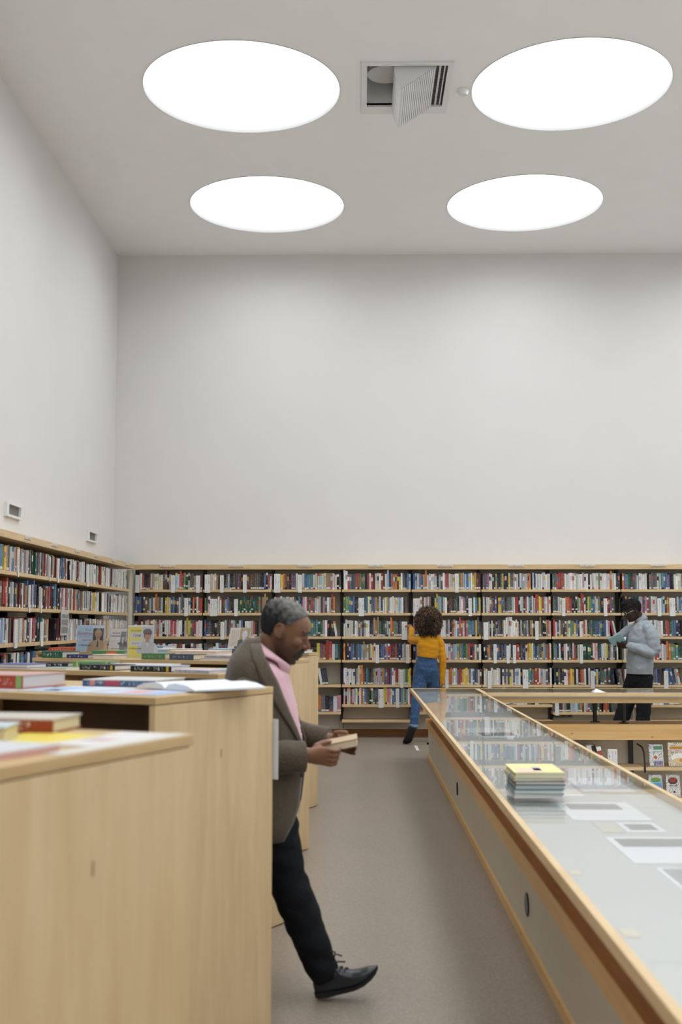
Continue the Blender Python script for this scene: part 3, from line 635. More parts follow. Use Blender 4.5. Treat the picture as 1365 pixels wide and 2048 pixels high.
# low double-sided bookcases: (far right corner, angle, width)
CS = [((-.333, 2.326), 22.6, .697, 1.75), ((-.304, 4.098), 26.5, .697, 1.9), ((-.335, 5.63), 29, .6, 1.9), ((-.315, 7.408), 24, .6, 1.76), ((-.32, 9.143), 23, .65, 2.28)]
CL = ['nearest the camera, plain end panel filling the lower left', 'second from the camera, with open dark front', 'third from the camera, black books on its top', 'fourth from the camera, with the yellow portrait poster', 'farthest from the camera, beyond the walking man']
CM = []
for (fc, ang, L_, ln), lab in zip(CS, CL):
    a = math.radians(ang); P = Vector((fc[0] - L_ * math.sin(a), fc[1] - L_ * math.cos(a), 0)); M = Matrix.Translation(P) @ Matrix.Rotation(-a, 4, 'Z'); CM.append(M)
    t = thing('low_bookcase', tuple(M @ Vector((-ln / 2, L_ / 2, 0))), 'low birch plywood bookcase ' + lab, 'bookcase')
    MB().box(-ln, 0, 0, L_, 1.177, 1.2, M=M).build('top_board', M_BIRCH_H, t, bevel=.002)
    e = MB().box(-.024, -.001, .001, L_ - .001, .006, 1.1745, M=M).build('end_panel', M_BIRCH, t, bevel=.0015)
    MB().box(-.0012, -.0004, L_ * .52, L_ * .525, .985, 1.012, M=M).build('knot_mark', M_DARKBOX, e)
    MB().box(-ln + .001, -ln + .024, .001, L_ - .001, .006, 1.1745, M=M).build('end_panel', M_BIRCH, t, bevel=.0015)
    MB().box(-ln / 2 - .0115, -ln / 2 + .0115, .004, L_ - .004, .006, 1.1745, M=M).build('divider', M_BIRCH, t)
    MB().box(-ln + .024, -.024, L_ / 2 - .008, L_ / 2 + .008, .08, 1.1745, M=M).build('middle_panel', M_DARKBOX, t)
    for z in (.08, .44, .80):
        for y0, y1 in ((.006, L_ / 2 - .008), (L_ / 2 + .008, L_ - .006)):
            for x0, x1 in ((-ln + .024, -ln / 2 - .0115), (-ln / 2 + .0115, -.024)):
                MB().box(x0, x1, y0, y1, z - .022, z, M=M).build('shelf_board', M_BIRCH_H, t)
def on(c, x, y, rot=0, z=1.2): return CM[c - 1] @ Matrix.Translation((x, y, z + .0006)) @ Matrix.Rotation(math.radians(rot), 4, 'Z')
def W(A, ang, z=1.2): return Matrix.Translation((A[0], A[1], z + .0006)) @ Matrix.Rotation(math.radians(ang), 4, 'Z')
def magazine(M, w_, d, c, label, th=.005, patches=(), edge=None, cat='magazine', name='magazine'):
    o = MB().box(0, w_, 0, d, 0, th * .8, (lin(*edge)[:3] if edge else lin(226, 224, 222)[:3]) + (0,), 0, M).build(name, M_PRINT); tag(o, label, cat)
    MB().box(0, w_, 0, d, th * .8, th, lin(*c)[:3] + (.0,), 0, M).build('cover', M_PRINT, o)
    for x0, x1, y0, y1, pc in patches: MB().box(w_ * x0, w_ * x1, d * y0, d * y1, th, th + .0005, lin(*pc)[:3] + (.0,), 0, M).build('cover_print', M_PRINT, o)
    return o
# nearest case
flat_book(W((-.84, 2.345), -8, 1.2), .226, .155, .030, (150, 66, 40), 'thick red-brown hardback on the nearest bookcase, cream page edge', (216, 204, 160), ink=1, top=(196, 188, 176))
flat_book(W((-.845, 2.12), 4, 1.2), .19, .12, .030, (206, 196, 170), 'cream-edged paperback at left edge of the nearest bookcase', (216, 200, 156), spine=False, top=(190, 204, 208))
magazine(on(1, -.28, .10, 0), .225, .235, (204, 204, 206), 'white magazine with a pale red edge, on the nearest bookcase', .012, edge=(206, 160, 150))
magazine(on(1, -.31, .40, 0), .17, .19, (226, 204, 86), 'yellow flyer lying flat on the nearest bookcase', .002, name='flyer', cat='flyer')
magazine(on(1, -.135, .40, 3), .11, .26, (220, 216, 212), 'white leaflet beside yellow flyer on the nearest bookcase', .002, [(.2, .7, .3, .5, (206, 180, 176))], name='leaflet', cat='leaflet')
magazine(on(1, -.045, .28, 0), .04, .4, (214, 210, 200), 'narrow pale paper strip along the right edge of the nearest bookcase', .0012, name='paper_strip', cat='paper')
# second case
flat_book(W((-1.40, 3.93), -19, 1.2045), .288, .26, .046, (176, 70, 46), 'thick red hardback with green spine mark on the second bookcase', (206, 200, 198), extra=[(.262, .284, (140, 176, 104))], top=(200, 160, 150))
flat_book(on(2, -.62, .40, 9), .292, .24, .024, (62, 100, 156), 'blue book with red and white spine lettering on second bookcase', (206, 200, 196), extra=[(.03, .05, (206, 150, 150)), (.09, .15, (176, 80, 110))], ink=1, top=(206, 206, 202))
magazine(on(2, -.79, .03, 0), .17, .22, (206, 214, 228), 'pale blue magazine at front left on the second bookcase', .004, [(.1, .5, .2, .6, (170, 192, 222)), (.55, .9, .5, .8, (226, 190, 186))])
magazine(on(2, -.60, .05, 0), .28, .28, (214, 222, 232), 'blue and white spread magazine in the middle of second bookcase front', .004, [(.05, .5, .1, .8, (164, 190, 224)), (.6, .95, .3, .7, (206, 214, 222)), (.3, .5, .1, .3, (222, 150, 146))])
magazine(on(2, -.30, .05, 2), .26, .22, (196, 210, 232), 'blue magazine with a pink block near the right front corner, second bookcase', .003, [(.3, .62, .2, .75, (226, 160, 150)), (.7, .98, .1, .6, (150, 180, 222))])
m = MB(); M = on(2, -.17, .28, -20, 1.2045)
for sgn in (-1, 1):
    pr = [(0, .004), (.02, .018), (.06, .023), (.12, .018), (.17, .006)]
    vs = [(sgn * a, y, b) for a, b in pr for y in (0, .29)] + [(sgn * a, y, 0.0) for a, b in pr for y in (0, .29)]
    k = len(pr); fs = []
    for i in range(k - 1): fs += [(2 * i, 2 * i + 1, 2 * i + 3, 2 * i + 2), (2 * k + 2 * i, 2 * k + 2 * i + 2, 2 * k + 2 * i + 3, 2 * k + 2 * i + 1), (2 * i, 2 * i + 2, 2 * k + 2 * i + 2, 2 * k + 2 * i), (2 * i + 1, 2 * k + 2 * i + 1, 2 * k + 2 * i + 3, 2 * i + 3)]
    fs.append((2 * k - 2, 2 * k - 1, 4 * k - 1, 4 * k - 2)); m.add(vs, fs, lin(228, 230, 234)[:3] + (0,), 0, M)
tag(m.build('open_magazine', M_PRINT), 'open white magazine at the right end of second bookcase', 'magazine')
flat_book(on(2, -.30, .03, 0, .80), .2, .03, .27, (226, 226, 224), 'white and black book standing inside the open front of second bookcase', spine=False)
o = flat_book(on(2, -.43, .03, 0, .80), .11, .03, .265, (22, 24, 28), 'black book standing inside the open front of the second bookcase', spine=False)
# third case
flat_book(on(3, -.53, .03, 3), .232, .16, .029, (26, 30, 36), 'black hardback with gilt lettering and yellow mark, right on the third bookcase', (222, 224, 228), extra=[(.205, .218, (206, 180, 66))], ink=1, top=(180, 190, 200))
flat_book(on(3, -.867, .05, 2), .216, .16, .026, (24, 34, 44), 'navy black hardback left of the gilt-lettered one on third bookcase', (214, 214, 212), extra=[(.19, .203, (206, 180, 66))], ink=1)
flat_book(on(3, -1.378, .245, 25), .193, .14, .019, (24, 36, 58), 'slim navy book on the left half of the third bookcase', (206, 206, 196), ink=1)
flat_book(on(3, -1.09, .24, 22), .20, .16, .032, (104, 150, 96), 'light green book behind the black ones on the third bookcase', (206, 204, 190), extra=[(.02, .03, (176, 196, 120)), (.175, .185, (206, 196, 120))], top=(110, 156, 104))
flat_book(on(3, -.88, .24, 6), .33, .20, .022, (206, 194, 192), 'pale pinkish large book lying behind the black ones, third bookcase', (214, 208, 200), ink=.6)
flat_book(on(3, -.27, .03, -6), .215, .17, .014, (190, 184, 198), 'pale lilac thin book at the right of third bookcase', (224, 224, 226))
magazine(on(3, -.20, .25, 0), .17, .22, (150, 190, 180), 'teal green thin folder behind the lilac book on third bookcase', .012)
flat_book(on(3, -1.442, .05, 4), .211, .15, .021, (96, 110, 170), 'thin book with a blue violet spine end, far left of the third bookcase', (222, 222, 226), spine=False)
magazine(on(3, -1.143, .03, 3), .2, .16, (150, 164, 150), 'thin grey green booklet left of the black books on third bookcase', .006)
magazine(on(3, -1.75, .1, 5), .28, .2, (206, 210, 220), 'white paper stack off the left end of the third bookcase', .01, name='paper_stack', cat='paper')
# fourth case
flat_book(on(4, -1.707, .03, -4), .181, .17, .043, (26, 92, 70), 'thick dark green hardback with pale title, left on the fourth bookcase', (206, 196, 176), ink=1)
flat_book(on(4, -1.50, .03, 3), .165, .15, .024, (36, 52, 106), 'navy blue book right beside thick green one on the fourth bookcase', (206, 196, 176), ink=1)
flat_book(on(4, -1.30, .04, 2), .165, .2, .026, (222, 210, 198), 'cream pile book in the middle left of fourth bookcase', (222, 210, 196), spine=False)
flat_book(on(4, -1.476, .26, 3), .26, .2, .045, (90, 146, 96), 'green book with orange page mark behind the navy one, fourth bookcase', (222, 206, 180), extra=[(.12, .2, (220, 110, 70))])
flat_book(on(4, -1.19, .26, 2), .22, .2, .05, (110, 150, 172), 'grey blue book pile piece left of the yellow poster, fourth bookcase', (150, 176, 190))
flat_book(on(4, -.904, .02, 0), .177, .125, .038, (92, 130, 86), 'moss green hardback directly in front of yellow poster', (214, 200, 170), ink=.3)
flat_book(on(4, -.694, .02, -2), .180, .15, .035, (72, 84, 98), 'slate grey hardback right of the moss green one, fourth bookcase', (220, 208, 180), ink=.6)
flat_book(on(4, -.86, .25, 2), .36, .22, .05, (222, 206, 196), 'cream large book lying behind the moss green one, fourth bookcase', (222, 206, 190), spine=False)
flat_book(on(4, -.477, .03, 4), .214, .18, .016, (206, 200, 206), 'thin pale notebook right of the slate book, fourth bookcase', (222, 216, 214), spine=False)
flat_book(on(4, -.45, .04, 1, 1.217), .205, .17, .013, (176, 168, 172), 'grey violet booklet on top of the pale notebook, fourth bookcase', (206, 200, 200))
flat_book(on(4, -.235, .03, 3), .16, .16, .043, (206, 80, 48), 'orange-red book at the right end of fourth bookcase, beside the man', (222, 206, 180))
flat_book(on(4, -.45, .25, 2), .3, .2, .028, (214, 208, 196), 'cream thin book behind the pale notebook, fourth bookcase', (222, 214, 200), spine=False)
# fifth case
flat_book(on(5, -2.226, .10, 2), .30, .18, .030, (206, 92, 70), 'flat red paperback at the left end of farthest bookcase', (226, 206, 190))
flat_book(on(5, -2.21, .31, 3), .24, .17, .05, (40, 40, 46), 'black thick book behind the red paperback, farthest bookcase', (206, 200, 190))
flat_book(on(5, -1.228, .10, 2), .37, .2, .028, (214, 206, 196), 'long cream book in the middle of the farthest bookcase', (222, 212, 200), ink=.4)
flat_book(on(5, -.66, .05, 2), .2, .22, .033, (176, 198, 214), 'pale blue glossy book under the tent poster, farthest bookcase', (214, 220, 224), ink=.8)
flat_book(on(5, -.45, .05, 2), .21, .22, .033, (84, 84, 96), 'dark grey book with red lettering under tent poster, farthest bookcase', (206, 206, 206), extra=[(.05, .15, (190, 80, 60))])
flat_book(on(5, -.16, .30, 2), .2, .17, .024, (214, 212, 208), 'small white book at the right end of the farthest bookcase', (226, 222, 214), spine=False)
flat_book(on(5, -1.50, .33, 2), .24, .2, .045, (120, 160, 190), 'blue book behind the leaning small poster, farthest bookcase', (206, 210, 214))

# ------------------------------------------------------------------ portrait posters in acrylic holders
def poster(M, w_, h, lean, bg, label, build, z=0, tent=True):
    o0 = M @ Vector((w_ / 2, .04, 0)); t = thing('display_poster', tuple(o0), label, 'poster', None)
    P = M @ Matrix.Rotation(-lean, 4, 'X')
    s = MB().box(0, w_, 0, .0012, .002, h, lin(*bg)[:3] + (0,), 0, P).build('printed_sheet', M_PRINT, t)
    MB().box(-.006, w_ + .006, -.0035, -.0025, 0, h + .006, M=P).build('acrylic_front', M_ACRYLIC, t)
    if tent:
        B = M @ Matrix.Translation((0, 2 * h * math.sin(lean) + .004, 0)) @ Matrix.Rotation(lean, 4, 'X')
        MB().box(-.006, w_ + .006, 0, .002, 0, h + .004, M=B).build('acrylic_back', M_ACRYLIC, t)
    build(s, P, w_, h)
def lines(s, P, rows, sc=1):
    for txt, x, z, size, c in rows: text(txt, size, P @ Matrix.Translation((x, -.0012, z)) @ Matrix.Rotation(math.pi / 2, 4, 'X'), lin(*c)[:3] + (0,), s)
def poly(s, pts, c, name, k=1): 
    m = MB(); m.add([(x, -.0006 * k, z) for x, z in pts], [tuple(range(len(pts)))], lin(*c)[:3] + (0,), 0, PM[0]); m.build(name, M_PRINT, s)
PM = [None]
def portrait(s, P, cx, z0, sc, coat, face, hair, cap=None, tie=None, moust=False, k=1.4):
    """plain head-and-shoulders print"""
    PM[0] = P; q = lambda L: [(cx + x * sc, z0 + z * sc) for x, z in L]
    poly(s, q([(-.5, 0), (.5, 0), (.47, .28), (.36, .42), (.13, .5), (-.13, .5), (-.36, .42), (-.47, .28)]), coat, 'portrait_coat', k)
    poly(s, q([(-.1, .5), (0, .25), (.1, .5)]), (226, 222, 216), 'portrait_shirt', k + .4)
    if tie: poly(s, q([(-.03, .46), (.03, .46), (.045, .2), (-.045, .2)]), tie, 'portrait_tie', k + .8)
    poly(s, q([(-.085, .46), (.085, .46), (.085, .62), (-.085, .62)]), face, 'portrait_neck', k + .8)
    disc(s, P, cx, z0 + .78 * sc, .165 * sc, .215 * sc, lin(*hair), 'portrait_hair', k + 1.0)
    disc(s, P, cx + .01 * sc, z0 + .735 * sc, .135 * sc, .19 * sc, lin(*face), 'portrait_face', k + 1.4)
    dk = tuple(int(v * .62) for v in face)
    for sg in (-1, 1):
        disc(s, P, cx + (.01 + sg * .055) * sc, z0 + .76 * sc, .026 * sc, .010 * sc, lin(*dk), 'portrait_eye', k + 1.8, 10)
    poly(s, q([(.0, .74), (.028, .665), (-.008, .665)]), tuple(int(v * .85) for v in face), 'portrait_nose', k + 1.8)
    poly(s, q([(-.04, .618), (.06, .618), (.035, .605), (-.015, .605)]), dk, 'portrait_mouth', k + 1.8)
    if moust: poly(s, q([(-.06, .63), (.01, .655), (.08, .63), (.01, .642)]), (62, 46, 40), 'portrait_moustache', k + 2.2)
    if cap:
        poly(s, q([(-.19, .84), (.20, .84), (.21, .93), (.1, 1.03), (-.1, 1.03), (-.2, .94)]), cap, 'portrait_cap', k + 2.2); poly(s, q([(-.15, .81), (.19, .80), (.2, .845), (-.17, .845)]), (58, 50, 54), 'portrait_brim', k + 2.6)
def p1(s, P, w_, h):
    patch(s, P, .0, .145, 0, .21, lin(190, 218, 242), 'colour_band')
    for z0 in (.135, .083): patch(s, P, .008, .145, z0, z0 + .026, lin(226, 226, 234), 'colour_band', k=1.5)
    patch(s, P, .148, .246, .0, .19, lin(92, 92, 96), 'portrait_ground'); portrait(s, P, .197, .0, .19, (196, 168, 136), (206, 160, 130), (186, 172, 150), tie=(76, 80, 92))
    lines(s, P, [('Рэй', .075, .17, .03, (150, 160, 176)), ('Брэдбери', .012, .139, .028, (150, 110, 150)), ('к 100-летию', .02, .045, .021, (60, 80, 120)), ('писателя', .05, .088, .02, (110, 110, 130))])
def p2(s, P, w_, h):
    for z0 in (.12, .075, .04): patch(s, P, .006, .10, z0, z0 + .02, lin(236, 226, 222), 'colour_band', k=1.5)
    patch(s, P, .103, .152, .005, .165, lin(140, 142, 146), 'portrait_ground'); portrait(s, P, .1275, .006, .150, (110, 110, 116), (196, 196, 196), (76, 76, 80), k=1.2) if False else portrait(s, P, .1275, .04, .095, (110, 110, 116), (200, 200, 200), (76, 76, 80))
    lines(s, P, [('Аркадий', .02, .148, .018, (150, 110, 90)), ('Стругацкий', .008, .124, .0165, (90, 96, 140)), ('к 95-летию', .02, .02, .017, (176, 120, 80))])
def p3(s, P, w_, h):
    patch(s, P, .003, .10, .005, .205, lin(242, 226, 104), 'colour_band')
    for z0, z1 in ((.135, .165), (.085, .112)): patch(s, P, .018, .098, z0, z1, lin(226, 224, 236), 'colour_band', k=1.5)
    patch(s, P, .102, .180, .03, .205, lin(214, 214, 224), 'portrait_ground'); portrait(s, P, .141, .032, .155, (200, 200, 206), (206, 150, 116), (90, 74, 66), cap=(122, 108, 114), moust=True)
    lines(s, P, [('Александр', .018, .176, .0145, (140, 120, 40)), ('Грин', .038, .142, .024, (80, 76, 110)), ('к 140-летию', .007, .058, .0165, (96, 88, 40)), ('писателя', .026, .094, .013, (110, 110, 130))])
def p4(s, P, w_, h):
    patch(s, P, .0, .085, 0, .165, lin(232, 216, 196), 'colour_band'); patch(s, P, .01, .08, .02, .15, lin(226, 206, 188), 'small_print', ink=.25, k=1.5)
    patch(s, P, .088, .173, .0, .165, lin(190, 160, 100), 'portrait_ground'); portrait(s, P, .131, .0, .155, (84, 90, 96), (226, 220, 222), (196, 190, 190), tie=(150, 150, 176))
poster(on(5, -1.92, .06, 6), .25, .215, .12, (232, 240, 248), 'blue poster of a man in a tan coat, leftmost on the far bookcase', p1)
poster(on(5, -1.645, .12, 3), .155, .19, .2, (246, 234, 226), 'small leaning pinkish poster with grey portrait, between blue and yellow ones', p2)
poster(on(4, -1.115, .165, 8), .184, .215, .03, (248, 246, 238), 'yellow and white poster of a man in a cap, on the fourth bookcase', p3, tent=False)
poster(on(5, -.52, .10, 2, 1.234), .175, .168, .32, (236, 232, 226), 'beige tent poster with small portrait, left of the walking man\'s head', p4)
MB()
# white sign on the far side of the second bookcase
M = CM[1]
t = thing('paper_sign', tuple(M @ Vector((-.1, .71, .90))), 'white paper sign hanging off the back of second bookcase behind the man\'s arm', 'sign')
MB().box(-.24, .018, .699, .702, .875, 1.085, lin(222, 222, 226)[:3] + (0,), 0, M).build('sheet', M_PRINT, t)

# ------------------------------------------------------------------ stack of books on the glass
random.seed(5); z = .7485
SP = [((206, 206, 204), 'bottom white book of the stack on the glass case', .014), ((84, 134, 144), 'teal book, second from the bottom of the stack on glass', .017), ((120, 150, 160), 'grey blue book in the middle of the stack on glass', .018),
      ((66, 74, 92), 'dark navy book, third from top of the stack on glass', .014), ((190, 184, 150), 'buff book just under the yellow top one of the glass-top stack', .014), ((228, 216, 150), 'yellow and cream book on top of the stack on the glass case', .018)]
for k, (c, lab, th) in enumerate(SP):
    M = Matrix.Translation((.606 + R.uniform(-.004, .006), 4.525 + R.uniform(-.006, .006), z)) @ Matrix.Rotation(math.radians(R.uniform(-1.5, 1.5)), 4, 'Z')
    flat_book(M, .195, .275, th, c, lab, (206, 204, 196), spine=False, group=None); z += th + .0003
M = Matrix.Translation((.606, 4.525, z))
magazine(M, .195, .275, (232, 222, 156), 'pale dust jacket laid over the top of the book stack', .0015, [(.1, .6, .0, .45, (232, 206, 180)), (.45, .62, .2, .6, (190, 186, 196))], name='dust_jacket', cat='jacket')
m = MB()
pts = [(.604, 4.60, .832), (.597, 4.59, .826), (.590, 4.57, .80), (.584, 4.55, .775)]
for a, b in zip(pts, pts[1:]): m.add([a, (a[0], a[1] + .02, a[2]), (b[0], b[1] + .02, b[2]), b, (a[0] - .0012, a[1], a[2]), (a[0] - .0012, a[1] + .02, a[2]), (b[0] - .0012, b[1] + .02, b[2]), (b[0] - .0012, b[1], b[2])], [(0, 1, 2, 3), (7, 6, 5, 4), (0, 4, 5, 1), (2, 6, 7, 3)], lin(76, 120, 176)[:3] + (0,))
tag(m.build('ribbon_bookmark', M_PRINT), 'blue ribbon bookmark hanging from the stack on the glass', 'bookmark')
m = MB().box(.655, .688, 13.1, 13.62, 0.0005, .0012, lin(226, 224, 220)[:3] + (0,), 0)
tag(m.build('floor_strip', M_PRINT), 'white paper strip on the floor below the woman\'s raised shoe', 'strip')
# ------------------------------------------------------------------ people
M_SKIN_D = ink_mat('skin', .42)
def cloth_mat(name, c1, c2, sc=260, rough=.9, bump=.25, sheen=.2):
    m = bpy.data.materials.new(name); m.use_nodes = True; N, L = nodes(m); b = N['Principled BSDF']
    b.inputs['Roughness'].default_value = rough; b.inputs['Specular IOR Level'].default_value = .25; b.inputs['Sheen Weight'].default_value = sheen
    tc = N.new('ShaderNodeTexCoord'); t = N.new('ShaderNodeTexNoise'); t.inputs['Scale'].default_value = sc; t.inputs['Detail'].default_value = 3; L.new(tc.outputs['Object'], t.inputs['Vector'])
    r = N.new('ShaderNodeValToRGB'); r.color_ramp.elements[0].position = .35; r.color_ramp.elements[1].position = .65; r.color_ramp.elements[0].color = c1; r.color_ramp.elements[1].color = c2
    L.new(t.outputs['Fac'], r.inputs[0]); L.new(r.outputs[0], b.inputs['Base Color'])
    t2 = N.new('ShaderNodeTexNoise'); t2.inputs['Scale'].default_value = 14; t2.inputs['Distortion'].default_value = 1.2; L.new(tc.outputs['Object'], t2.inputs['Vector'])
    bp = N.new('ShaderNodeBump'); bp.inputs['Strength'].default_value = bump; bp.inputs['Distance'].default_value = .012; L.new(t2.outputs['Fac'], bp.inputs['Height']); L.new(bp.outputs[0], b.inputs['Normal'])
    return m

class Blob:
    """closed overlapping pieces fused into one smooth skin"""
    def __init__(s): s.v = []; s.f = []
    def add(s, vs, fs):
        n = len(s.v); s.v += [tuple(p) for p in vs]; s.f += [tuple(n + k for k in q) for q in fs]
    def tube(s, pts, r, n=16, ref=None, cap=True):
        pts = [Vector(p) for p in pts]; r = list(r)
        if cap:      # rounded ends
            def rr(q, k): return tuple(x * k for x in q) if isinstance(q, (tuple, list)) else q * k
            d0 = (pts[0] - pts[1]).normalized(); d1 = (pts[-1] - pts[-2]).normalized(); a = min(r[0]) if isinstance(r[0], (tuple, list)) else r[0]; b = min(r[-1]) if isinstance(r[-1], (tuple, list)) else r[-1]
            P = [pts[0] + d0 * a * .95, pts[0] + d0 * a * .7] + pts + [pts[-1] + d1 * b * .7, pts[-1] + d1 * b * .95]
            r = [rr(r[0], .3), rr(r[0], .72)] + r + [rr(r[-1], .72), rr(r[-1], .3)]; pts = P
        s.add(*tube_geo(pts, r, n, ref))
    def ell(s, c, rad, M=None, n=14):
        vs = []; fs = []
        for i in range(n + 1):
            a = math.pi * i / n
            for j in range(2 * n):
                b = math.pi * j / n; p = Vector((rad[0] * math.sin(a) * math.cos(b), rad[1] * math.sin(a) * math.sin(b), rad[2] * math.cos(a)))
                vs.append((M.to_3x3() @ p if M is not None else p) + Vector(c))
        for i in range(n):
            for j in range(2 * n): fs.append((i * 2 * n + j, (i + 1) * 2 * n + j, (i + 1) * 2 * n + (j + 1) % (2 * n), i * 2 * n + (j + 1) % (2 * n)))
        s.add(vs, fs)
    def rings(s, R_):
        """R_: list of closed rings with equal counts"""
        n = len(R_[0]); vs = [p for r in R_ for p in r]
        fs = [(i * n + k, i * n + (k + 1) % n, (i + 1) * n + (k + 1) % n, (i + 1) * n + k) for i in range(len(R_) - 1) for k in range(n)]
        fs += [tuple(range(n))[::-1], tuple(range((len(R_) - 1) * n, len(R_) * n))]
        s.add(vs, fs)
    def build(s, name, mat, parent=None, voxel=.006, smooth=4, colfn=None, warp=None, keep=None, clip=()):
        me = bpy.data.meshes.new('raw'); me.from_pydata(s.v, [], s.f)
        o = bpy.data.objects.new('raw', me); COL.objects.link(o)
        md = o.modifiers.new('r', 'REMESH'); md.mode = 'VOXEL'; md.voxel_size = voxel
        sm = o.modifiers.new('s', 'SMOOTH'); sm.factor = .5; sm.iterations = smooth
        ev = o.evaluated_get(bpy.context.evaluated_depsgraph_get()); m2 = bpy.data.meshes.new_from_object(ev)
        co = np.zeros(len(m2.vertices) * 3); m2.vertices.foreach_get('co', co); co = co.reshape(-1, 3)
        nr = np.zeros(len(m2.vertices) * 3); m2.vertices.foreach_get('normal', nr); nr = nr.reshape(-1, 3)
        faces = [tuple(p.vertices) for p in m2.polygons]
        bpy.data.objects.remove(o); bpy.data.meshes.remove(me); bpy.data.meshes.remove(m2)
        if warp: co = np.array([warp(Vector(p), Vector(q)) for p, q in zip(co, nr)])
        for cp, cn, rad in clip:
            cp, cn = np.array(cp), np.array(cn); dd = (co - cp) @ cn; near = (np.linalg.norm(co - cp, axis=1) < rad) & (dd > 0); co[near] -= dd[near, None] * cn
        mb = MB(); mb.v = [tuple(p) for p in co]
        if keep: faces = [f for f in faces if keep(sum((Vector(co[k]) for k in f), Vector()) / len(f))]
        mb.f = [list(f) for f in faces]; mb.m = [0] * len(faces)
        if colfn: 
            vc = [colfn(Vector(p)) for p in co]; mb.c = [tuple(np.mean([vc[k] for k in f], axis=0)) for f in faces]
        else: mb.c = [(.8, .8, .8, 0)] * len(faces)
        return mb.build(name, mat, parent, smooth=True)

def wrinkle(amp, sc, sz=1.0):
    def f(p, n): return p + n * (amp * noise.noise(Vector((p.x * sc, p.y * sc, p.z * sc * sz))))
    return f

HEAD = [(0, .27, .10, .10), (.05, .345, .0, .17), (.12, .365, -.07, .225), (.2, .375, -.15, .265), (.3, .385, -.28, .295), (.4, .385, -.38, .315), (.5, .375, -.43, .33), (.58, .395, -.455, .338),
        (.68, .395, -.465, .343), (.78, .355, -.45, .33), (.87, .26, -.40, .28), (.94, .12, -.30, .20), (.985, -.0, -.18, .10)]
def head_rings(F, S_, grow=0.0, n=28, zmin=-1):
    out = []
    for z, f, b, w_ in HEAD:
        if z < zmin: continue
        c = (f + b) / 2; a = (f - b) / 2 + grow; w2 = w_ + grow; zz = z + grow * max(0, (z - .5)) * 2
        ring = []
        for k in range(n):
            t = 2 * math.pi * k / n; ct, st = math.cos(t), math.sin(t); e = 2 / 2.25
            ring.append(F @ Vector(((c + a * math.copysign(abs(ct) ** e, ct)) * S_, (w2 * math.copysign(abs(st) ** e, st)) * S_, zz * S_)))
        out.append(ring)
    return out
def add_head(B, F, S_):
    B.rings(head_rings(F, S_))
    P = lambda x, y, z: F @ Vector((x * S_, y * S_, z * S_))
    B.tube([P(.345, 0, .57), P(.405, 0, .48), P(.452, 0, .395), P(.42, 0, .35)], [.030 * S_, .036 * S_, .050 * S_, .046 * S_], 10)
    for sg in (-1, 1):
        B.ell(P(.405, sg * .052, .362), (.042 * S_, .036 * S_, .032 * S_), F)
        B.ell(P(.345, sg * .14, .585), (.055 * S_, .11 * S_, .034 * S_), F)      # brow ridge
        B.ell(P(.262, sg * .185, .40), (.10 * S_, .10 * S_, .10 * S_), F)        # cheekbone
        B.ell(P(.335, sg * .145, .505), (.042 * S_, .06 * S_, .034 * S_), F)   # closed lid
        E_ = F @ Matrix.Rotation(math.radians(sg * 18), 4, 'Z')
        B.ell(P(-.06, sg * .345, .47), (.085 * S_, .028 * S_, .135 * S_), E_)  # ear
        B.ell(P(-.015, sg * .35, .375), (.045 * S_, .025 * S_, .045 * S_), E_)
        B.tube([P(-.02, sg * .365, .55), P(-.08, sg * .385, .59), P(-.135, sg * .385, .54), P(-.135, sg * .375, .45), P(-.07, sg * .36, .36)], [.018 * S_] * 5, 6)
    B.ell(P(.385, 0, .245), (.05 * S_, .11 * S_, .026 * S_), F); B.ell(P(.375, 0, .19), (.05 * S_, .095 * S_, .03 * S_), F)
    B.ell(P(.315, 0, .075), (.065 * S_, .1 * S_, .06 * S_), F)
def add_hand(B, wrist, knuck, side, up, fingers, thumb, sc=1.0):
    """palm from wrist to the knuckle line, fingers as bent chains, thumb from the side of the palm near its base"""
    wrist, knuck, side, up = Vector(wrist), Vector(knuck), Vector(side).normalized(), Vector(up).normalized()
    mid = wrist.lerp(knuck, .55)
    B.tube([wrist, mid, knuck], [(.026 * sc, .020 * sc), (.040 * sc, .016 * sc), (.041 * sc, .013 * sc)], 14, ref=side)
    for k, pts in enumerate(fingers):
        root = knuck + side * ((k - 1.5) * .0205 * sc) - (knuck - wrist).normalized() * .012
        rr = (.0088, .0094, .009, .0078)[k] * sc
        B.tube([root] + [Vector(p) for p in pts], [rr * 1.06] + [rr * (1 - .1 * i) for i in range(len(pts))], 8)
    B.tube([wrist.lerp(knuck, .25) + side * (-.022 * sc)] + [Vector(p) for p in thumb], [.014 * sc] + [.011 * sc] * (len(thumb) - 1) + [.0095 * sc], 8)
def finger_chain(root, dirs, lens):
    p = Vector(root); out = []
    for d, l in zip(dirs, lens): p = p + Vector(d).normalized() * l; out.append(p.copy())
    return out
def frame(o, fwd, up):
    f = Vector(fwd).normalized(); u = Vector(up); u = (u - f * u.dot(f)).normalized(); l = u.cross(f)
    return Matrix(((f.x, l.x, u.x, o[0]), (f.y, l.y, u.y, o[1]), (f.z, l.z, u.z, o[2]), (0, 0, 0, 1)))
SHOE = [(0, .026, .010, .070), (.012, .033, .004, .098), (.05, .036, .0, .116), (.09, .037, .0, .110), (.13, .041, .0, .088), (.17, .046, .0, .068), (.21, .045, .0, .057), (.245, .036, .002, .046), (.268, .022, .006, .032), (.277, .008, .012, .022)]
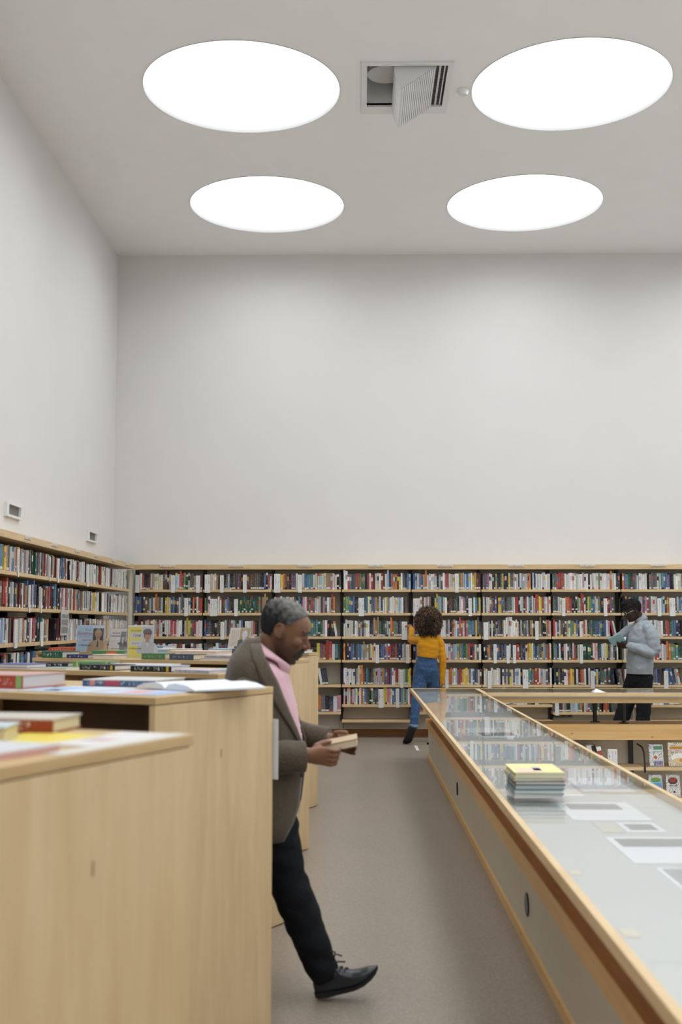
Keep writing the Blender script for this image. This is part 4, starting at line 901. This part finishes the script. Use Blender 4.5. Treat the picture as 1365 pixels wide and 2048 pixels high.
def shoe(F, parent, m_up, m_sole, sc=1.0, spring=0.0, laces=True, name='shoe'):
    B = Blob(); R_ = []
    bend = lambda x: spring * max(0, x - .15) ** 2
    for x, w_, z0, z1 in SHOE:
        R_.append([F @ (Vector((x, w_ * math.copysign(abs(math.cos(t)) ** .75, math.cos(t)), bend(x) + (z0 + z1) / 2 + (z1 - z0) / 2 * math.copysign(abs(math.sin(t)) ** .8, math.sin(t)))) * sc) for t in [2 * math.pi * k / 16 for k in range(16)]])
    B.rings(R_); u = B.build(name, m_up, parent, .005, 3)
    m = MB(); n = len(SHOE); vs = []; fs = []
    for x, w_, z0, z1 in SHOE:
        w2 = w_ + .004; th = .018 if x < .07 else .010
        for y, z in ((-w2, z0 - .004 + th), (w2, z0 - .004 + th), (w2, z0 - .008), (-w2, z0 - .008)): vs.append(F @ (Vector((x * 1.01 - .002, y, bend(x) + z + .008)) * sc))
    for i in range(n - 1):
        for k in range(4): fs.append((i * 4 + k, i * 4 + (k + 1) % 4, i * 4 + 4 + (k + 1) % 4, i * 4 + 4 + k))
    fs += [(3, 2, 1, 0), tuple(range(4 * n - 4, 4 * n))]
    m.add(vs, fs); m.build('sole', m_sole, u)
    if laces:
        m = MB()
        for k, x in enumerate((.105, .125, .145)):
            z = np.interp(x, [s_[0] for s_ in SHOE], [s_[3] for s_ in SHOE]) + .003
            m.tube([F @ (Vector((x, -.024, z - .008)) * sc), F @ (Vector((x + .004, 0, z + .001)) * sc), F @ (Vector((x + .008, .024, z - .008)) * sc)], .0036 * sc, 6)
        kx = F @ (Vector((.098, -.004, .112)) * sc)
        for a, b, c in ((.055, -.02, .03), (.028, -.05, -.030), (.05, .03, -.01), (.03, -.004, .045)):
            m.tube([kx, kx + (F.to_3x3() @ Vector((a * .5, b * .5, c + .012))) * sc, kx + (F.to_3x3() @ Vector((a, b, c))) * sc], .0036 * sc, 6)
        m.build('laces', m_sole, u)
    return u
def hair_cap(F, S_, grow, zcut, parent, mat_, name='hair', voxel=.006, amp=.004, sc=90, extra=(), colfn=None):
    B = Blob(); B.rings(head_rings(F, S_, grow)); Fi = F.inverted()
    for c, r_ in extra: B.ell(F @ (Vector(c) * S_), tuple(q * S_ for q in r_), F)
    def keep(p):
        q = Fi @ p / S_; return zcut(q)
    return B.build(name, mat_, parent, voxel, 2, colfn, warp=wrinkle(amp, sc), keep=keep)

# ---- man in the brown tweed jacket, walking out between the bookcases
my = 4.6
HT = math.radians(23); FH = frame((-.342, my, 1.285), (math.cos(HT), -.05, -math.sin(HT)), (math.sin(HT), 0, math.cos(HT))); SH = .240
B = Blob(); add_head(B, FH, SH)
B.tube([(-.375, my, 1.22), (-.365, my, 1.29), (-.345, my, 1.36)], [(.058, .062), (.054, .056), (.056, .058)], 16)
B.tube([(-.365, my, .74), (-.36, my, .95), (-.375, my, 1.12), (-.385, my, 1.22)], [(.11, .15), (.115, .16), (.10, .17), (.06, .12)], 18, ref=(1, 0, 0))
for sg, hip, kn, an in ((-1, (-.355, my - .09, .70), (-.262, my - .09, .42), (-.13, my - .10, .085)), (1, (-.385, my + .09, .70), (-.47, my + .10, .40), (-.66, my + .10, .15))):
    B.tube([hip, kn, an], [.075, .048, .036], 12)
B.tube([(-.66, my + .10, .15), (-.635, my + .10, .04), (-.56, my + .10, .02)], [.033, .03, .028], 10); B.tube([(-.13, my - .10, .085), (-.125, my - .10, .055), (-.03, my - .10, .075)], [.033, .03, .026], 10)
# near (right) arm and hand
B.tube([(-.405, my - .17, 1.22), (-.43, my - .235, .965), (-.215, my - .18, .925)], [.05, .040, .026], 12)
kn = Vector((-.128, my - .125, .913)); sd = Vector((.25, -.35, .9)); 
fg = []
for k, (dx, dz) in enumerate(((.0, -.016), (.004, -.006), (.004, .004), (-.004, .014))):
    r0 = kn + sd.normalized() * ((k - 1.5) * .0205)
    fg.append(finger_chain(r0, ((.9, .35, -.28), (.75, .62, .05), (.35, .85, .35)), (.030, .022, .017)))
add_hand(B, (-.200, my - .178, .925), kn, sd, (.2, -.9, .3), [list(reversed(fg))[::-1][i] for i in range(4)], [(-.165, my - .15, .957), (-.135, my - .125, .966), (-.112, my - .105, .966)])
# far (left) arm and hand
B.tube([(-.39, my + .17, 1.22), (-.35, my + .24, 1.0), (-.13, my + .17, .952)], [.05, .040, .026], 12)
kn2 = Vector((-.045, my + .125, .935)); sd2 = Vector((.2, .35, .9)); fg2 = []
for k in range(4):
    r0 = kn2 + sd2.normalized() * ((k - 1.5) * .0205)
    fg2.append(finger_chain(r0, ((.85, -.4, -.3), (.5, -.8, .0), (.1, -.9, .25)), (.026, .02, .015)))
add_hand(B, (-.115, my + .165, .950), kn2, sd2, (.2, .9, .2), fg2, [(-.095, my + .13, .980), (-.072, my + .11, .982), (-.050, my + .095, .982)])
FHi = FH.inverted()
SKC, SKD, SKL = lin(120, 84, 62), lin(46, 35, 29), lin(150, 114, 98)
def mancol(p):
    q = FHi @ p / SH; c = np.array(SKC)
    if -.1 < q.z < 1.1 and abs(q.y) < .5 and abs(q.x) < .7:
        t = 1 / (1 + math.exp((q.z - (.34 if q.x > .1 else .42) - .04 * noise.noise(p * 60)) * 26)); inb = 1 / (1 + math.exp(-(q.x + .05) * 22))
        c = c * (1 - t * inb * .78) + np.array(SKD) * (t * inb * .78)
        if q.z > .56: k = min(1, (q.z - .56) * 5); c = c * (1 - .35 * k) + np.array(SKL) * .35 * k
        for sg in (-1, 1):
            if (q.x - .39) ** 2 + (q.y - sg * .15) ** 2 + (q.z - .485) ** 2 * 40 < .007: c = c * .5
            if abs(q.z - .605 - .12 * (.2 - abs(q.y))) < .018 and .05 < abs(q.y) < .24 and q.x > .25: c = np.array(SKD) * .9
        if (q.x > .33 and abs(q.z - .215) < .006 and abs(q.y) < .11): c = c * .4
    elif p.z < 1.0 and p.x > -.215: c = c * 1.08 + np.array(SKL) * .12
    return tuple(c[:3]) + (0,)
man = B.build('person', M_SKIN_D, None, .0042, 4, mancol)
tag(man, 'man with short grey hair and moustache in brown jacket walking with a book', 'person')
# hair, moustache
M_SOLE = mat('black_sole', (.008, .008, .009, 1), .6)
M_HAIR_G = ink_mat('grey_short_hair', .92)
def haircol(p):
    q = FHi @ p / SH; k = max(0, min(1, (q.z - .60) * 1.9 + .55 * (q.x + .1) + .45 * noise.noise(p * 60))); g = np.array(lin(26, 26, 28)) * (1 - k) + np.array(lin(128, 126, 121)) * k
    return tuple(g[:3]) + (0,)
def manhair(q): return (q.z > .52 if q.x < -.13 else q.z > .60 + max(0, q.x - .02) * .6 if q.x < .10 else q.z > .70 + (q.x - .10) * 1.15) and q.x < .30 or (q.x < -.16 and q.z > .33)
hair_cap(FH, SH, .022, manhair, man, M_HAIR_G, amp=.0035, sc=120, voxel=.0045, colfn=haircol)
Bm = Blob(); P_ = lambda x, y, z: FH @ (Vector((x, y, z)) * SH)
Bm.tube([P_(.335, -.17, .17), P_(.385, -.10, .262), P_(.418, 0, .30), P_(.385, .10, .262), P_(.335, .17, .17)], [.005, .007, .0075, .007, .005], 8)
Bm.tube([P_(.36, -.05, .135), P_(.385, 0, .145), P_(.36, .05, .135)], [.005, .006, .005], 8)
Bm.build('moustache', mat('moustache_black', (.012, .011, .012, 1), .8), man, .0035, 1)
for sg in (-1, 1):
    m = MB(); m.tube([P_(.40, sg * .05, .605), P_(.405, sg * .13, .632), P_(.33, sg * .245, .60)], [.0018, .0028, .0014], 6); m.build('eyebrow', M_SOLE, man)
# shirt
M_PINK = cloth_mat('pink_shirt', lin(206, 162, 172), lin(222, 182, 190), 500, .85, .2)
JK = [(1.365, -.377, .070, .076), (1.335, -.384, .090, .115), (1.30, -.392, .108, .175), (1.265, -.397, .118, .207), (1.22, -.397, .127, .222), (1.10, -.385, .148, .226), (.97, -.370, .156, .216), (.85, -.366, .152, .21), (.72, -.374, .152, .216), (.62, -.378, .152, .222)]
def ringat(z, off=0):
    zs = [j[0] for j in JK][::-1]; g = lambda k: float(np.interp(z, zs, [j[k] for j in JK][::-1]))
    return g(1), g(2) + off, g(3) + off
def jpt(z, phi, off=0):
    cx, a, b = ringat(z, off); return (cx + a * math.cos(phi), my - b * math.sin(phi), z)
Bs = Blob()
Bs.rings([[jpt(z, 2 * math.pi * k / 36, -.010) for k in range(36)] for z in (.80, .88, .97, 1.04, 1.10, 1.16, 1.22)] + [[jpt(1.262, 2 * math.pi * k / 36, -.035) for k in range(36)]] + [[(-.348 + .066 * math.cos(2 * math.pi * k / 36), my - .068 * math.sin(2 * math.pi * k / 36), 1.350 - .11 * (.5 + .5 * math.cos(2 * math.pi * k / 36))) for k in range(36)]])
sh = Bs.build('shirt', M_PINK, man, .006, 3, warp=wrinkle(.004, 16, .6))
# shirt collar: stand plus folded leaves
def sheet_strip(name, mt, parent, rows, th=.004, smooth=True):
    """rows of points -> thick sheet"""
    m = MB(); a = len(rows); b = len(rows[0]); vs = [p for r in rows for p in r]; fs = [(i * b + j, i * b + j + 1, (i + 1) * b + j + 1, (i + 1) * b + j) for i in range(a - 1) for j in range(b - 1)]
    m.add(vs, fs); o = m.build(name, mt, parent, smooth); sd_ = o.modifiers.new('thick', 'SOLIDIFY'); sd_.thickness = th; sd_.offset = 0; return o
nc = Vector((-.368, my, 1.30)); nax = Vector((.34, 0, 1)).normalized(); nx = Vector((1, 0, -.34)).normalized()
def npt(h, phi, r_, drop=0):
    return tuple(nc + nax * h + nx * (r_ * math.cos(phi)) + Vector((0, -1, 0)) * (r_ * 1.05 * math.sin(phi)) - Vector((0, 0, drop)))
ph = [math.radians(8 + 344 * k / 40) for k in range(41)]
rows = [[], [], []]
for k in range(41):
    p = math.radians(6 + 348 * k / 40); q = min(p, 2 * math.pi - p); T_ = .50 + .55 * math.exp(-(q / .75) ** 2)
    a0 = Vector((-.346 + .070 * math.cos(p), my - .071 * math.sin(p), 1.368 - .118 * (.5 + .5 * math.cos(p)))); b0 = Vector(jpt(1.262, p, -.035)); b0.z = 1.275 - .085 * math.exp(-(q / .6) ** 2)
    o_ = Vector((math.cos(p) * .8, -math.sin(p) * .8, .6))
    for i, (tt, of) in enumerate(((0, .008), (.45, .018), (1, .012))): rows[i].append(tuple(a0.lerp(b0, tt * T_) + o_ * of))
sheet_strip('shirt_collar', M_PINK, sh, rows, .004)
for z in (1.17, 1.10, 1.02, .985):
    p = Vector(jpt(z, .0, -.008)); m = MB(); m.cyl((p.x - .006, p.y - .03, p.z), .0045, .006, 'x', 10); m.build('shirt_button', M_WHITE, sh)
# jacket shell
M_TWEED = cloth_mat('brown_tweed', lin(62, 52, 42), lin(104, 92, 76), 420, .95, .18)
zz = [1.365, 1.35, 1.335, 1.30, 1.265, 1.22, 1.16, 1.10, 1.04, .97, .91, .85, .78, .72, .66, .62]
def phi0(z): return math.radians(float(np.interp(z, [.60, .64, .70, .86, .97, 1.10, 1.22, 1.30, 1.37], [64, 44, 26, 20, 32, 48, 58, 78, 100])))
rows = []
for z in zz:
    p0 = phi0(z); rows.append([jpt(z + (.0 if z > .63 else -.025 * math.sin(p)), p, .004 + .004 * noise.noise(Vector((p * 2.2, z * 9, 1)))) for p in [p0 + (2 * math.pi - 2 * p0) * k / 48 for k in range(49)]])
jk = sheet_strip('jacket', M_TWEED, man, rows, .006)
for sg in (1, -1):
    rows = []
    for z in [1.345, 1.32, 1.29, 1.25, 1.20, 1.14, 1.08, 1.02, .96, .90]:
        wd = math.radians(float(np.interp(z, [.90, 1.0, 1.15, 1.235, 1.25, 1.345], [1.5, 8, 20, 30, 22, 24]))); p0 = phi0(z) - math.radians(2)
        rows.append([jpt(z, sg * (p0 + wd * k / 4), .017 - .002 * k / 4) for k in range(5)])
    sheet_strip('lapel', M_TWEED, jk, rows, .005)
bt = Vector(jpt(.84, math.radians(27), .008)); Bb = Blob(); Bb.ell(bt, (.011, .006, .011)); Bb.build('jacket_button', mat('button_dark', (.05, .055, .06, 1), .25), jk, .002, 1)
bt = Vector(jpt(.865, math.radians(15), .008))
for name, pts, rad in (('sleeve', [(-.405, my - .14, 1.215), (-.425, my - .195, 1.165), (-.44, my - .23, 1.06), (-.435, my - .24, .97), (-.40, my - .23, .925), (-.31, my - .205, .918), (-.205, my - .178, .918)], [.055, .064, .068, .070, .068, .066, .060]),
                       ('sleeve', [(-.39, my + .15, 1.215), (-.38, my + .21, 1.165), (-.36, my + .245, 1.05), (-.33, my + .24, .99), (-.25, my + .215, .968), (-.125, my + .168, .952)], [.055, .064, .064, .062, .054, .044])):
    Bq = Blob(); Bq.tube(pts, rad, 20, cap=True)
    # open the cuff: cut the rounded end off at the wrist plane
    e = Vector(pts[-1]); d = (e - Vector(pts[-2])).normalized()
    Bq.build(name, M_TWEED, jk, .006, 4, warp=wrinkle(.007, 17, .8), clip=[(e - d * .002, d, .16)])
# trousers
M_NAVY = cloth_mat('black_trousers', (.004, .0048, .006, 1), (.0075, .009, .012, 1), 300, .9, .35, .0)
Bt = Blob()
Bt.tube([(-.372, my, .60), (-.372, my, .70), (-.368, my, .80)], [(.112, .165), (.122, .17), (.115, .16)], 20, ref=(1, 0, 0))
Bt.tube([(-.36, my - .08, .70), (-.325, my - .09, .58), (-.278, my - .09, .44), (-.255, my - .095, .395), (-.215, my - .095, .29), (-.165, my - .10, .165), (-.136, my - .10, .095)], [.115, .098, .078, .078, .074, .065, .060], 18)
Bt.tube([(-.38, my + .08, .70), (-.43, my + .09, .55), (-.475, my + .10, .41), (-.57, my + .10, .28), (-.65, my + .10, .17)], [.115, .098, .08, .072, .062], 18)
c0 = Vector((-.136, my - .10, .092)); d0 = Vector((.32, 0, -.8)).normalized()
Bt.build('trousers', M_NAVY, man, .0065, 4, warp=wrinkle(.009, 14, 1.6), clip=[(c0 + d0 * .022, d0, .16)])
M_LEATHER = mat('black_leather', lin(34, 38, 44), .32, bump=.1, bscale=60)
a = math.radians(17)
shoe(frame((-.158, my - .10, .004), (math.cos(a), -.12, math.sin(a)), (-math.sin(a), 0, math.cos(a))), man, M_LEATHER, M_SOLE, .92, 2.2)
a = math.radians(-42)
shoe(frame((-.70, my + .10, .135), (math.cos(a), .05, math.sin(a)), (-math.sin(a), 0, math.cos(a))), man, M_LEATHER, M_SOLE, .92, 6.5)
# book in his hands
a = math.radians(11); MBK = Matrix.Translation((-.148, my - .10, .918)) @ Matrix.Rotation(-a, 4, 'Y')
m = MB(); m.box(0, .150, 0, .205, 0, .003, lin(96, 78, 66)[:3] + (0,), 0, MBK); m.box(0, .150, 0, .205, .029, .032, lin(196, 170, 134)[:3] + (0,), 0, MBK); m.box(0, .003, 0, .205, .003, .029, lin(120, 96, 76)[:3] + (0,), 0, MBK)
o = m.build('book', M_PRINT); tag(o, 'book with tan page edges held in the walking man\'s hands', 'book')
MB().box(.003, .147, .003, .202, .003, .029, lin(214, 194, 162)[:3] + (0,), 0, MBK).build('page_block', M_PRINT, o)

# ---- woman in the mustard sweater, seen from behind, reaching for a shelf
wy = 14.0
B = Blob(); FW = frame((.855, wy + .03, 1.295), (-.1, 1, -.05), (0, 0, 1)); add_head(B, FW, .225)
B.tube([(.852, wy, 1.20), (.855, wy + .01, 1.30)], [.05, .05], 12)
B.tube([(.825, wy, .80), (.84, wy, 1.0), (.85, wy, 1.15), (.852, wy, 1.23)], [(.12, .09), (.092, .075), (.105, .075), (.055, .05)], 16, ref=(1, 0, 0))
B.tube([(.76, wy, 1.215), (.66, wy + .15, 1.228), (.662, wy + .34, 1.37)], [.026, .024, .022], 10)
B.tube([(.955, wy, 1.20), (1.026, wy - .02, .98), (1.012, wy, .72)], [.024, .024, .022], 10)
kn = Vector((.632, wy + .405, 1.405)); sd = Vector((.8, -.2, .3))
add_hand(B, (.66, wy + .345, 1.375), kn, sd, (0, -.5, .9), [finger_chain(kn + sd.normalized() * ((k - 1.5) * .018), ((-.35, .8, .2), (-.3, .8, -.3), (-.1, .6, -.7)), (.028, .02, .016)) for k in range(4)], [(.688, wy + .40, 1.385), (.69, wy + .43, 1.39)], .88)
kn = Vector((1.008, wy + .01, .655)); sd = Vector((0, 1, 0))
add_hand(B, (1.012, wy, .72), kn, sd, (1, 0, 0), [finger_chain(kn + sd * ((k - 1.5) * .018), ((0, .1, -1), (-.2, .2, -1), (-.4, .2, -.8)), (.032, .022, .018)) for k in range(4)], [(.99, wy - .035, .69), (.988, wy - .04, .66)], .88)
lk = [(.752, wy - .02, .78), (.702, wy - .12, .50), (.655, wy - .24, .19), (.648, wy - .24, .14)]
rk = [(.90, wy, .78), (.915, wy + .05, .45), (.92, wy + .02, .08)]
B.tube(lk, [.07, .045, .030, .03], 12); B.tube(rk, [.07, .045, .034], 12); B.tube([(.92, wy + .02, .08), (.92, wy + .04, .04), (.925, wy + .12, .03)], [.032, .03, .026], 10)
B.tube([(.648, wy - .24, .15), (.640, wy - .225, .11), (.63, wy - .20, .08)], [.026, .024, .02], 10)
WS1 = lin(150, 104, 78)
woman = B.build('person', M_SKIN_D, None, .006, 4, lambda p: WS1[:3] + (0,))
tag(woman, 'woman with big curly brown hair in mustard sweater and jeans reaching for a shelf', 'person')
M_MUST = cloth_mat('mustard_knit', lin(196, 132, 16), lin(216, 152, 28), 300, .9, .4)
Bq = Blob()
Bq.tube([(.842, wy, 1.02), (.845, wy, 1.08), (.85, wy, 1.16), (.853, wy, 1.225), (.853, wy, 1.275)], [(.128, .105), (.132, .105), (.142, .105), (.125, .085), (.062, .06)], 24, ref=(1, 0, 0))
Bq.tube([(.735, wy, 1.235), (.69, wy + .06, 1.225), (.655, wy + .16, 1.228), (.658, wy + .24, 1.29), (.662, wy + .335, 1.365)], [.052, .050, .048, .042, .036], 14)
Bq.tube([(.97, wy, 1.235), (1.008, wy, 1.18), (1.028, wy - .02, 1.0), (1.022, wy - .01, .86), (1.012, wy, .715)], [.052, .050, .046, .042, .034], 14)
Bq.build('sweater', M_MUST, woman, .006, 5, warp=wrinkle(.007, 11, 2.2), clip=[((.845, wy, 1.018), Vector((-.13, 0, -1)).normalized(), .165)])
M_DENIM = cloth_mat('blue_denim', lin(38, 62, 96), lin(64, 94, 130), 150, .85, .3)
Bq = Blob()
Bq.tube([(.835, wy, 1.03), (.832, wy, .96), (.826, wy - .01, .87), (.826, wy - .01, .80)], [(.118, .088), (.135, .10), (.158, .122), (.155, .11)], 24, ref=(1, 0, 0))
Bq.tube([(.760, wy - .02, .83), (.735, wy - .05, .70), (.702, wy - .12, .52), (.672, wy - .19, .34), (.656, wy - .235, .205)], [.092, .086, .068, .057, .050], 16)
Bq.tube([(.90, wy, .83), (.91, wy + .02, .68), (.915, wy + .05, .47), (.918, wy + .04, .28), (.92, wy + .02, .14)], [.092, .086, .068, .057, .050], 16)
jn = Bq.build('jeans', M_DENIM, woman, .006, 4, warp=wrinkle(.006, 16, 1.5))
M_SEAM = cloth_mat('denim_seam', lin(40, 63, 96), lin(52, 76, 112), 150)
MB().tube([(.832, wy - .112, 1.01), (.829, wy - .128, .90), (.828, wy - .118, .80)], .002, 6).build('back_seam', M_SEAM, jn)
for sx in (-1, 1):
    m = MB(); xx = .828 + sx * .072; yy = wy - .122
    m.tube([(xx - .048, yy + .006, .93), (xx - .045, yy + .001, .86), (xx, yy - .004, .835), (xx + .045, yy + .001, .86), (xx + .048, yy + .006, .93), (xx - .048, yy + .006, .93)], .0022, 5); m.build('pocket_seam', M_SEAM, jn)
Bq = Blob(); Bq.tube([(.657, wy - .234, .232), (.655, wy - .237, .200)], [.054, .055], 16, cap=False); Bq.build('turned_cuff', cloth_mat('denim_inside', lin(110, 132, 158), lin(130, 150, 172), 200), jn, .005, 2)
M_BOOT = mat('black_boot', lin(36, 38, 42), .35)
a = math.radians(-62)
shoe(frame((.652, wy - .322, .192), (-.36, math.cos(a) * .9, math.sin(a)), (-.25, -math.sin(a), math.cos(a))), woman, M_BOOT, M_SOLE, .95, 4.0, True)
shoe(frame((.92, wy - .03, .0), (.05, 1, 0), (0, 0, 1)), woman, M_BOOT, M_SOLE, .86, 0, False)
# curly hair: soft core and many small curls
M_CURL = cloth_mat('dark_brown_curls', lin(34, 24, 18), lin(66, 46, 32), 40, .8, .3); M_CURL2 = cloth_mat('brown_curl_tips', lin(96, 68, 46), lin(140, 102, 70), 60, .8, .2)
Bq = Blob(); hc = Vector((.857, wy + .015, 1.475))
Bq.ell(hc, (.145, .135, .14)); Bq.ell(hc + Vector((0, -.02, -.075)), (.135, .11, .10)); Bq.ell(hc + Vector((.01, 0, .06)), (.115, .11, .09))
hr = Bq.build('hair', M_CURL, woman, .009, 2, warp=wrinkle(.03, 22))
Rn = random.Random(3); m = MB(); m2 = MB()
for k in range(1500):
    while True:
        d = Vector((Rn.gauss(0, 1), Rn.gauss(0, 1), Rn.gauss(0, 1))).normalized()
        if d.y < .5: break
    p = hc + Vector((d.x * .138, d.y * .145, d.z * .142 - .035 * max(0, -d.z))); t1 = d.cross(Vector((0, 0, 1))).normalized(); t2 = d.cross(t1)
    L_ = Rn.uniform(.025, .055); tw = Rn.uniform(0, 6.28); rc = Rn.uniform(.005, .010); drop = Vector((0, 0, -1)) * Rn.uniform(0, .035)
    pts = [p + d * (L_ * q / 6) + drop * (q / 6) ** 2 + (t1 * math.cos(tw + q * 1.5) + t2 * math.sin(tw + q * 1.5)) * rc for q in range(7)]
    (m2 if Rn.random() < .5 and (abs(d.x) > .35 or d.z > .3) else m).tube(pts, [.0034, .0034, .0032, .003, .0028, .0024, .0012], 4)
tag(m.build('curls', M_CURL, hr, smooth=True), kind='stuff'); tag(m2.build('curl_tips', M_CURL2, hr, smooth=True), kind='stuff')

# ---- man in the grey shirt, reading at the shelves on the right
gy = 13.8
a = math.radians(20)
FG = frame((3.338, gy, 1.470), (-math.cos(a), -.18, -math.sin(a)), (-math.sin(a), 0, math.cos(a))); SG = .245
B = Blob(); add_head(B, FG, SG)
B.tube([(3.405, gy, 1.40), (3.385, gy, 1.50), (3.35, gy, 1.56)], [.056, .054, .056], 14)
B.tube([(3.37, gy, .86), (3.385, gy, 1.1), (3.40, gy, 1.32), (3.405, gy, 1.42)], [(.10, .15), (.11, .17), (.10, .17), (.06, .11)], 16, ref=(1, 0, 0))
B.tube([(3.455, gy - .19, 1.36), (3.49, gy - .25, 1.10), (3.225, gy - .20, 1.17)], [.045, .04, .027], 12); B.tube([(3.36, gy + .19, 1.36), (3.16, gy + .22, 1.235), (3.115, gy + .08, 1.225)], [.045, .04, .027], 12)
kn = Vector((3.135, gy - .165, 1.172)); sd = Vector((.1, .4, -.9))
add_hand(B, (3.215, gy - .198, 1.172), kn, sd, (0, -1, -.2), [finger_chain(kn + sd.normalized() * ((k - 1.5) * .02), ((-1, .2, .05), (-.8, .5, .3), (-.3, .7, .5)), (.034, .024, .018)) for k in range(4)], [(3.165, gy - .17, 1.205), (3.13, gy - .15, 1.215)])
kn = Vector((3.085, gy + .0, 1.235)); sd = Vector((-.3, .3, .9))
add_hand(B, (3.115, gy + .08, 1.225), kn, sd, (-1, 0, 0), [finger_chain(kn + sd.normalized() * ((k - 1.5) * .02), ((-.3, -.9, 0), (-.1, -.9, -.2), (.2, -.8, -.4)), (.028, .02, .016)) for k in range(4)], [(3.12, gy + .02, 1.255), (3.11, gy - .01, 1.265)])
B.tube([(3.40, gy - .09, .85), (3.385, gy - .09, .45), (3.375, gy - .09, .07)], [.075, .05, .038], 12); B.tube([(3.33, gy + .09, .85), (3.215, gy + .10, .45), (3.11, gy + .10, .07)], [.075, .05, .038], 12)
for x, y in ((3.375, gy - .09), (3.11, gy + .10)): B.tube([(x, y, .07), (x - .03, y, .035), (x - .12, y, .03)], [.034, .03, .026], 10)
GS = lin(52, 34, 26)
man2 = B.build('person', M_SKIN_D, None, .0055, 4, lambda p: GS[:3] + (0,))
tag(man2, 'man in glasses and loose grey shirt reading an open book by right shelves', 'person')
M_HAIR_K = cloth_mat('black_curly_hair', (.008, .007, .007, 1), (.02, .018, .017, 1), 80, .95, .5, 0)
hair_cap(FG, SG, .05, lambda q: (q.z > .66 if q.x > .05 else q.z > .50) or (q.x < -.2 and q.z > .36), man2, M_HAIR_K, amp=.012, sc=70, extra=(((.12, 0, .93), (.30, .30, .17)), ((-.12, 0, .92), (.30, .30, .16))))
gl = MB(); Pg = lambda x, y, z: FG @ (Vector((x, y, z)) * SG)
for sg in (-1, 1):
    gl.tube([Pg(.435, sg * .15 + .11 * math.cos(t), .49 + .085 * math.sin(t)) for t in [2 * math.pi * k / 16 for k in range(17)]], .0024, 6)
    gl.tube([Pg(.435, sg * .26, .50), Pg(.2, sg * .355, .51), Pg(-.05, sg * .37, .52)], .0022, 6)
gl.tube([Pg(.435, -.04, .50), Pg(.45, 0, .505), Pg(.435, .04, .50)], .0022, 6)
gl.build('glasses', mat('wire_metal', (.7, .68, .64, 1), .25, 1.0), man2, smooth=True)
M_GREY = cloth_mat('grey_blue_shirt', lin(146, 154, 160), lin(160, 167, 172), 300, .85, .45)
Bq = Blob()
Bq.tube([(3.36, gy, .845), (3.372, gy, .95), (3.385, gy, 1.10), (3.395, gy, 1.25), (3.405, gy, 1.36), (3.41, gy, 1.44), (3.405, gy, 1.49)], [(.146, .225), (.150, .23), (.152, .23), (.150, .225), (.125, .205), (.08, .125), (.060, .065)], 28, ref=(1, 0, 0))
Bq.tube([(3.44, gy - .175, 1.38), (3.475, gy - .235, 1.26), (3.495, gy - .255, 1.12), (3.46, gy - .255, 1.085), (3.36, gy - .235, 1.115), (3.215, gy - .198, 1.170)], [.075, .08, .078, .074, .066, .050], 16)
Bq.tube([(3.38, gy + .175, 1.38), (3.27, gy + .22, 1.31), (3.165, gy + .225, 1.24), (3.12, gy + .10, 1.225)], [.075, .075, .065, .048], 16)
gs = Bq.build('shirt', M_GREY, man2, .0065, 4, warp=wrinkle(.011, 13, 1.4), clip=[((3.36, gy, .835), (0, 0, -1), .4)])
rows = []
for h, r_, dr in ((.030, .056, 0), (.022, .064, .0), (-.022, .082, 0)):
    rows.append([tuple(Vector((3.395, gy, 1.50)) + Vector((-.25, 0, 1)).normalized() * (h - .03 * (.5 + .5 * math.cos(t))) + Vector((-1, 0, -.25)).normalized() * (r_ * math.cos(t)) + Vector((0, r_ * math.sin(t), 0))) for t in [math.radians(10 + 340 * k / 30) for k in range(31)]])
sheet_strip('shirt_collar', M_GREY, gs, rows)
M_BLK = cloth_mat('black_wide_trousers', (.007, .008, .010, 1), (.012, .013, .016, 1), 200, .9, .4, 0)
Bq = Blob(); Bq.tube([(3.365, gy, .90), (3.365, gy, .80), (3.365, gy, .74)], [(.115, .17), (.13, .18), (.13, .18)], 20, ref=(1, 0, 0))
Bq.tube([(3.395, gy - .09, .80), (3.385, gy - .09, .50), (3.37, gy - .09, .28), (3.365, gy - .09, .06)], [.11, .088, .084, .096], 18); Bq.tube([(3.34, gy + .09, .80), (3.24, gy + .10, .50), (3.155, gy + .10, .28), (3.09, gy + .10, .06)], [.11, .092, .092, .105], 18)
Bq.build('trousers', M_BLK, man2, .007, 4, warp=wrinkle(.008, 12, 1.4))
for x, y in ((3.43, gy - .09), (3.165, gy + .10)): shoe(frame((x, y, 0), (-1, -.05, 0), (0, 0, 1)), man2, M_BLACK, M_WHITE, .95, 0, False)
# open book in his hands
MO = Matrix.Translation((3.10, gy - .12, 1.195)) @ Matrix.Rotation(math.radians(-28), 4, 'Z') @ Matrix.Rotation(math.radians(-24), 4, 'Y')
m = MB()
for sg in (0, 1):
    Mh = MO @ Matrix.Rotation(math.radians(-48 if sg else -100), 4, 'X') if False else MO @ Matrix.Rotation(math.radians(22 if sg else 128), 4, 'X')
    m.box(-.08, .09, 0, .125, -.003, 0, lin(150, 196, 200)[:3] + (.25,), 0, Mh); m.box(-.077, .087, 0, .121, 0, .007, lin(160, 200, 204)[:3] + (.3,), 0, Mh) if sg == 0 else m.box(-.077, .087, 0, .121, 0, .007, lin(224, 222, 214)[:3] + (0,), 0, Mh)
tag(m.build('book', M_PRINT), 'open pale teal book in the hands of the grey-shirted man', 'book')
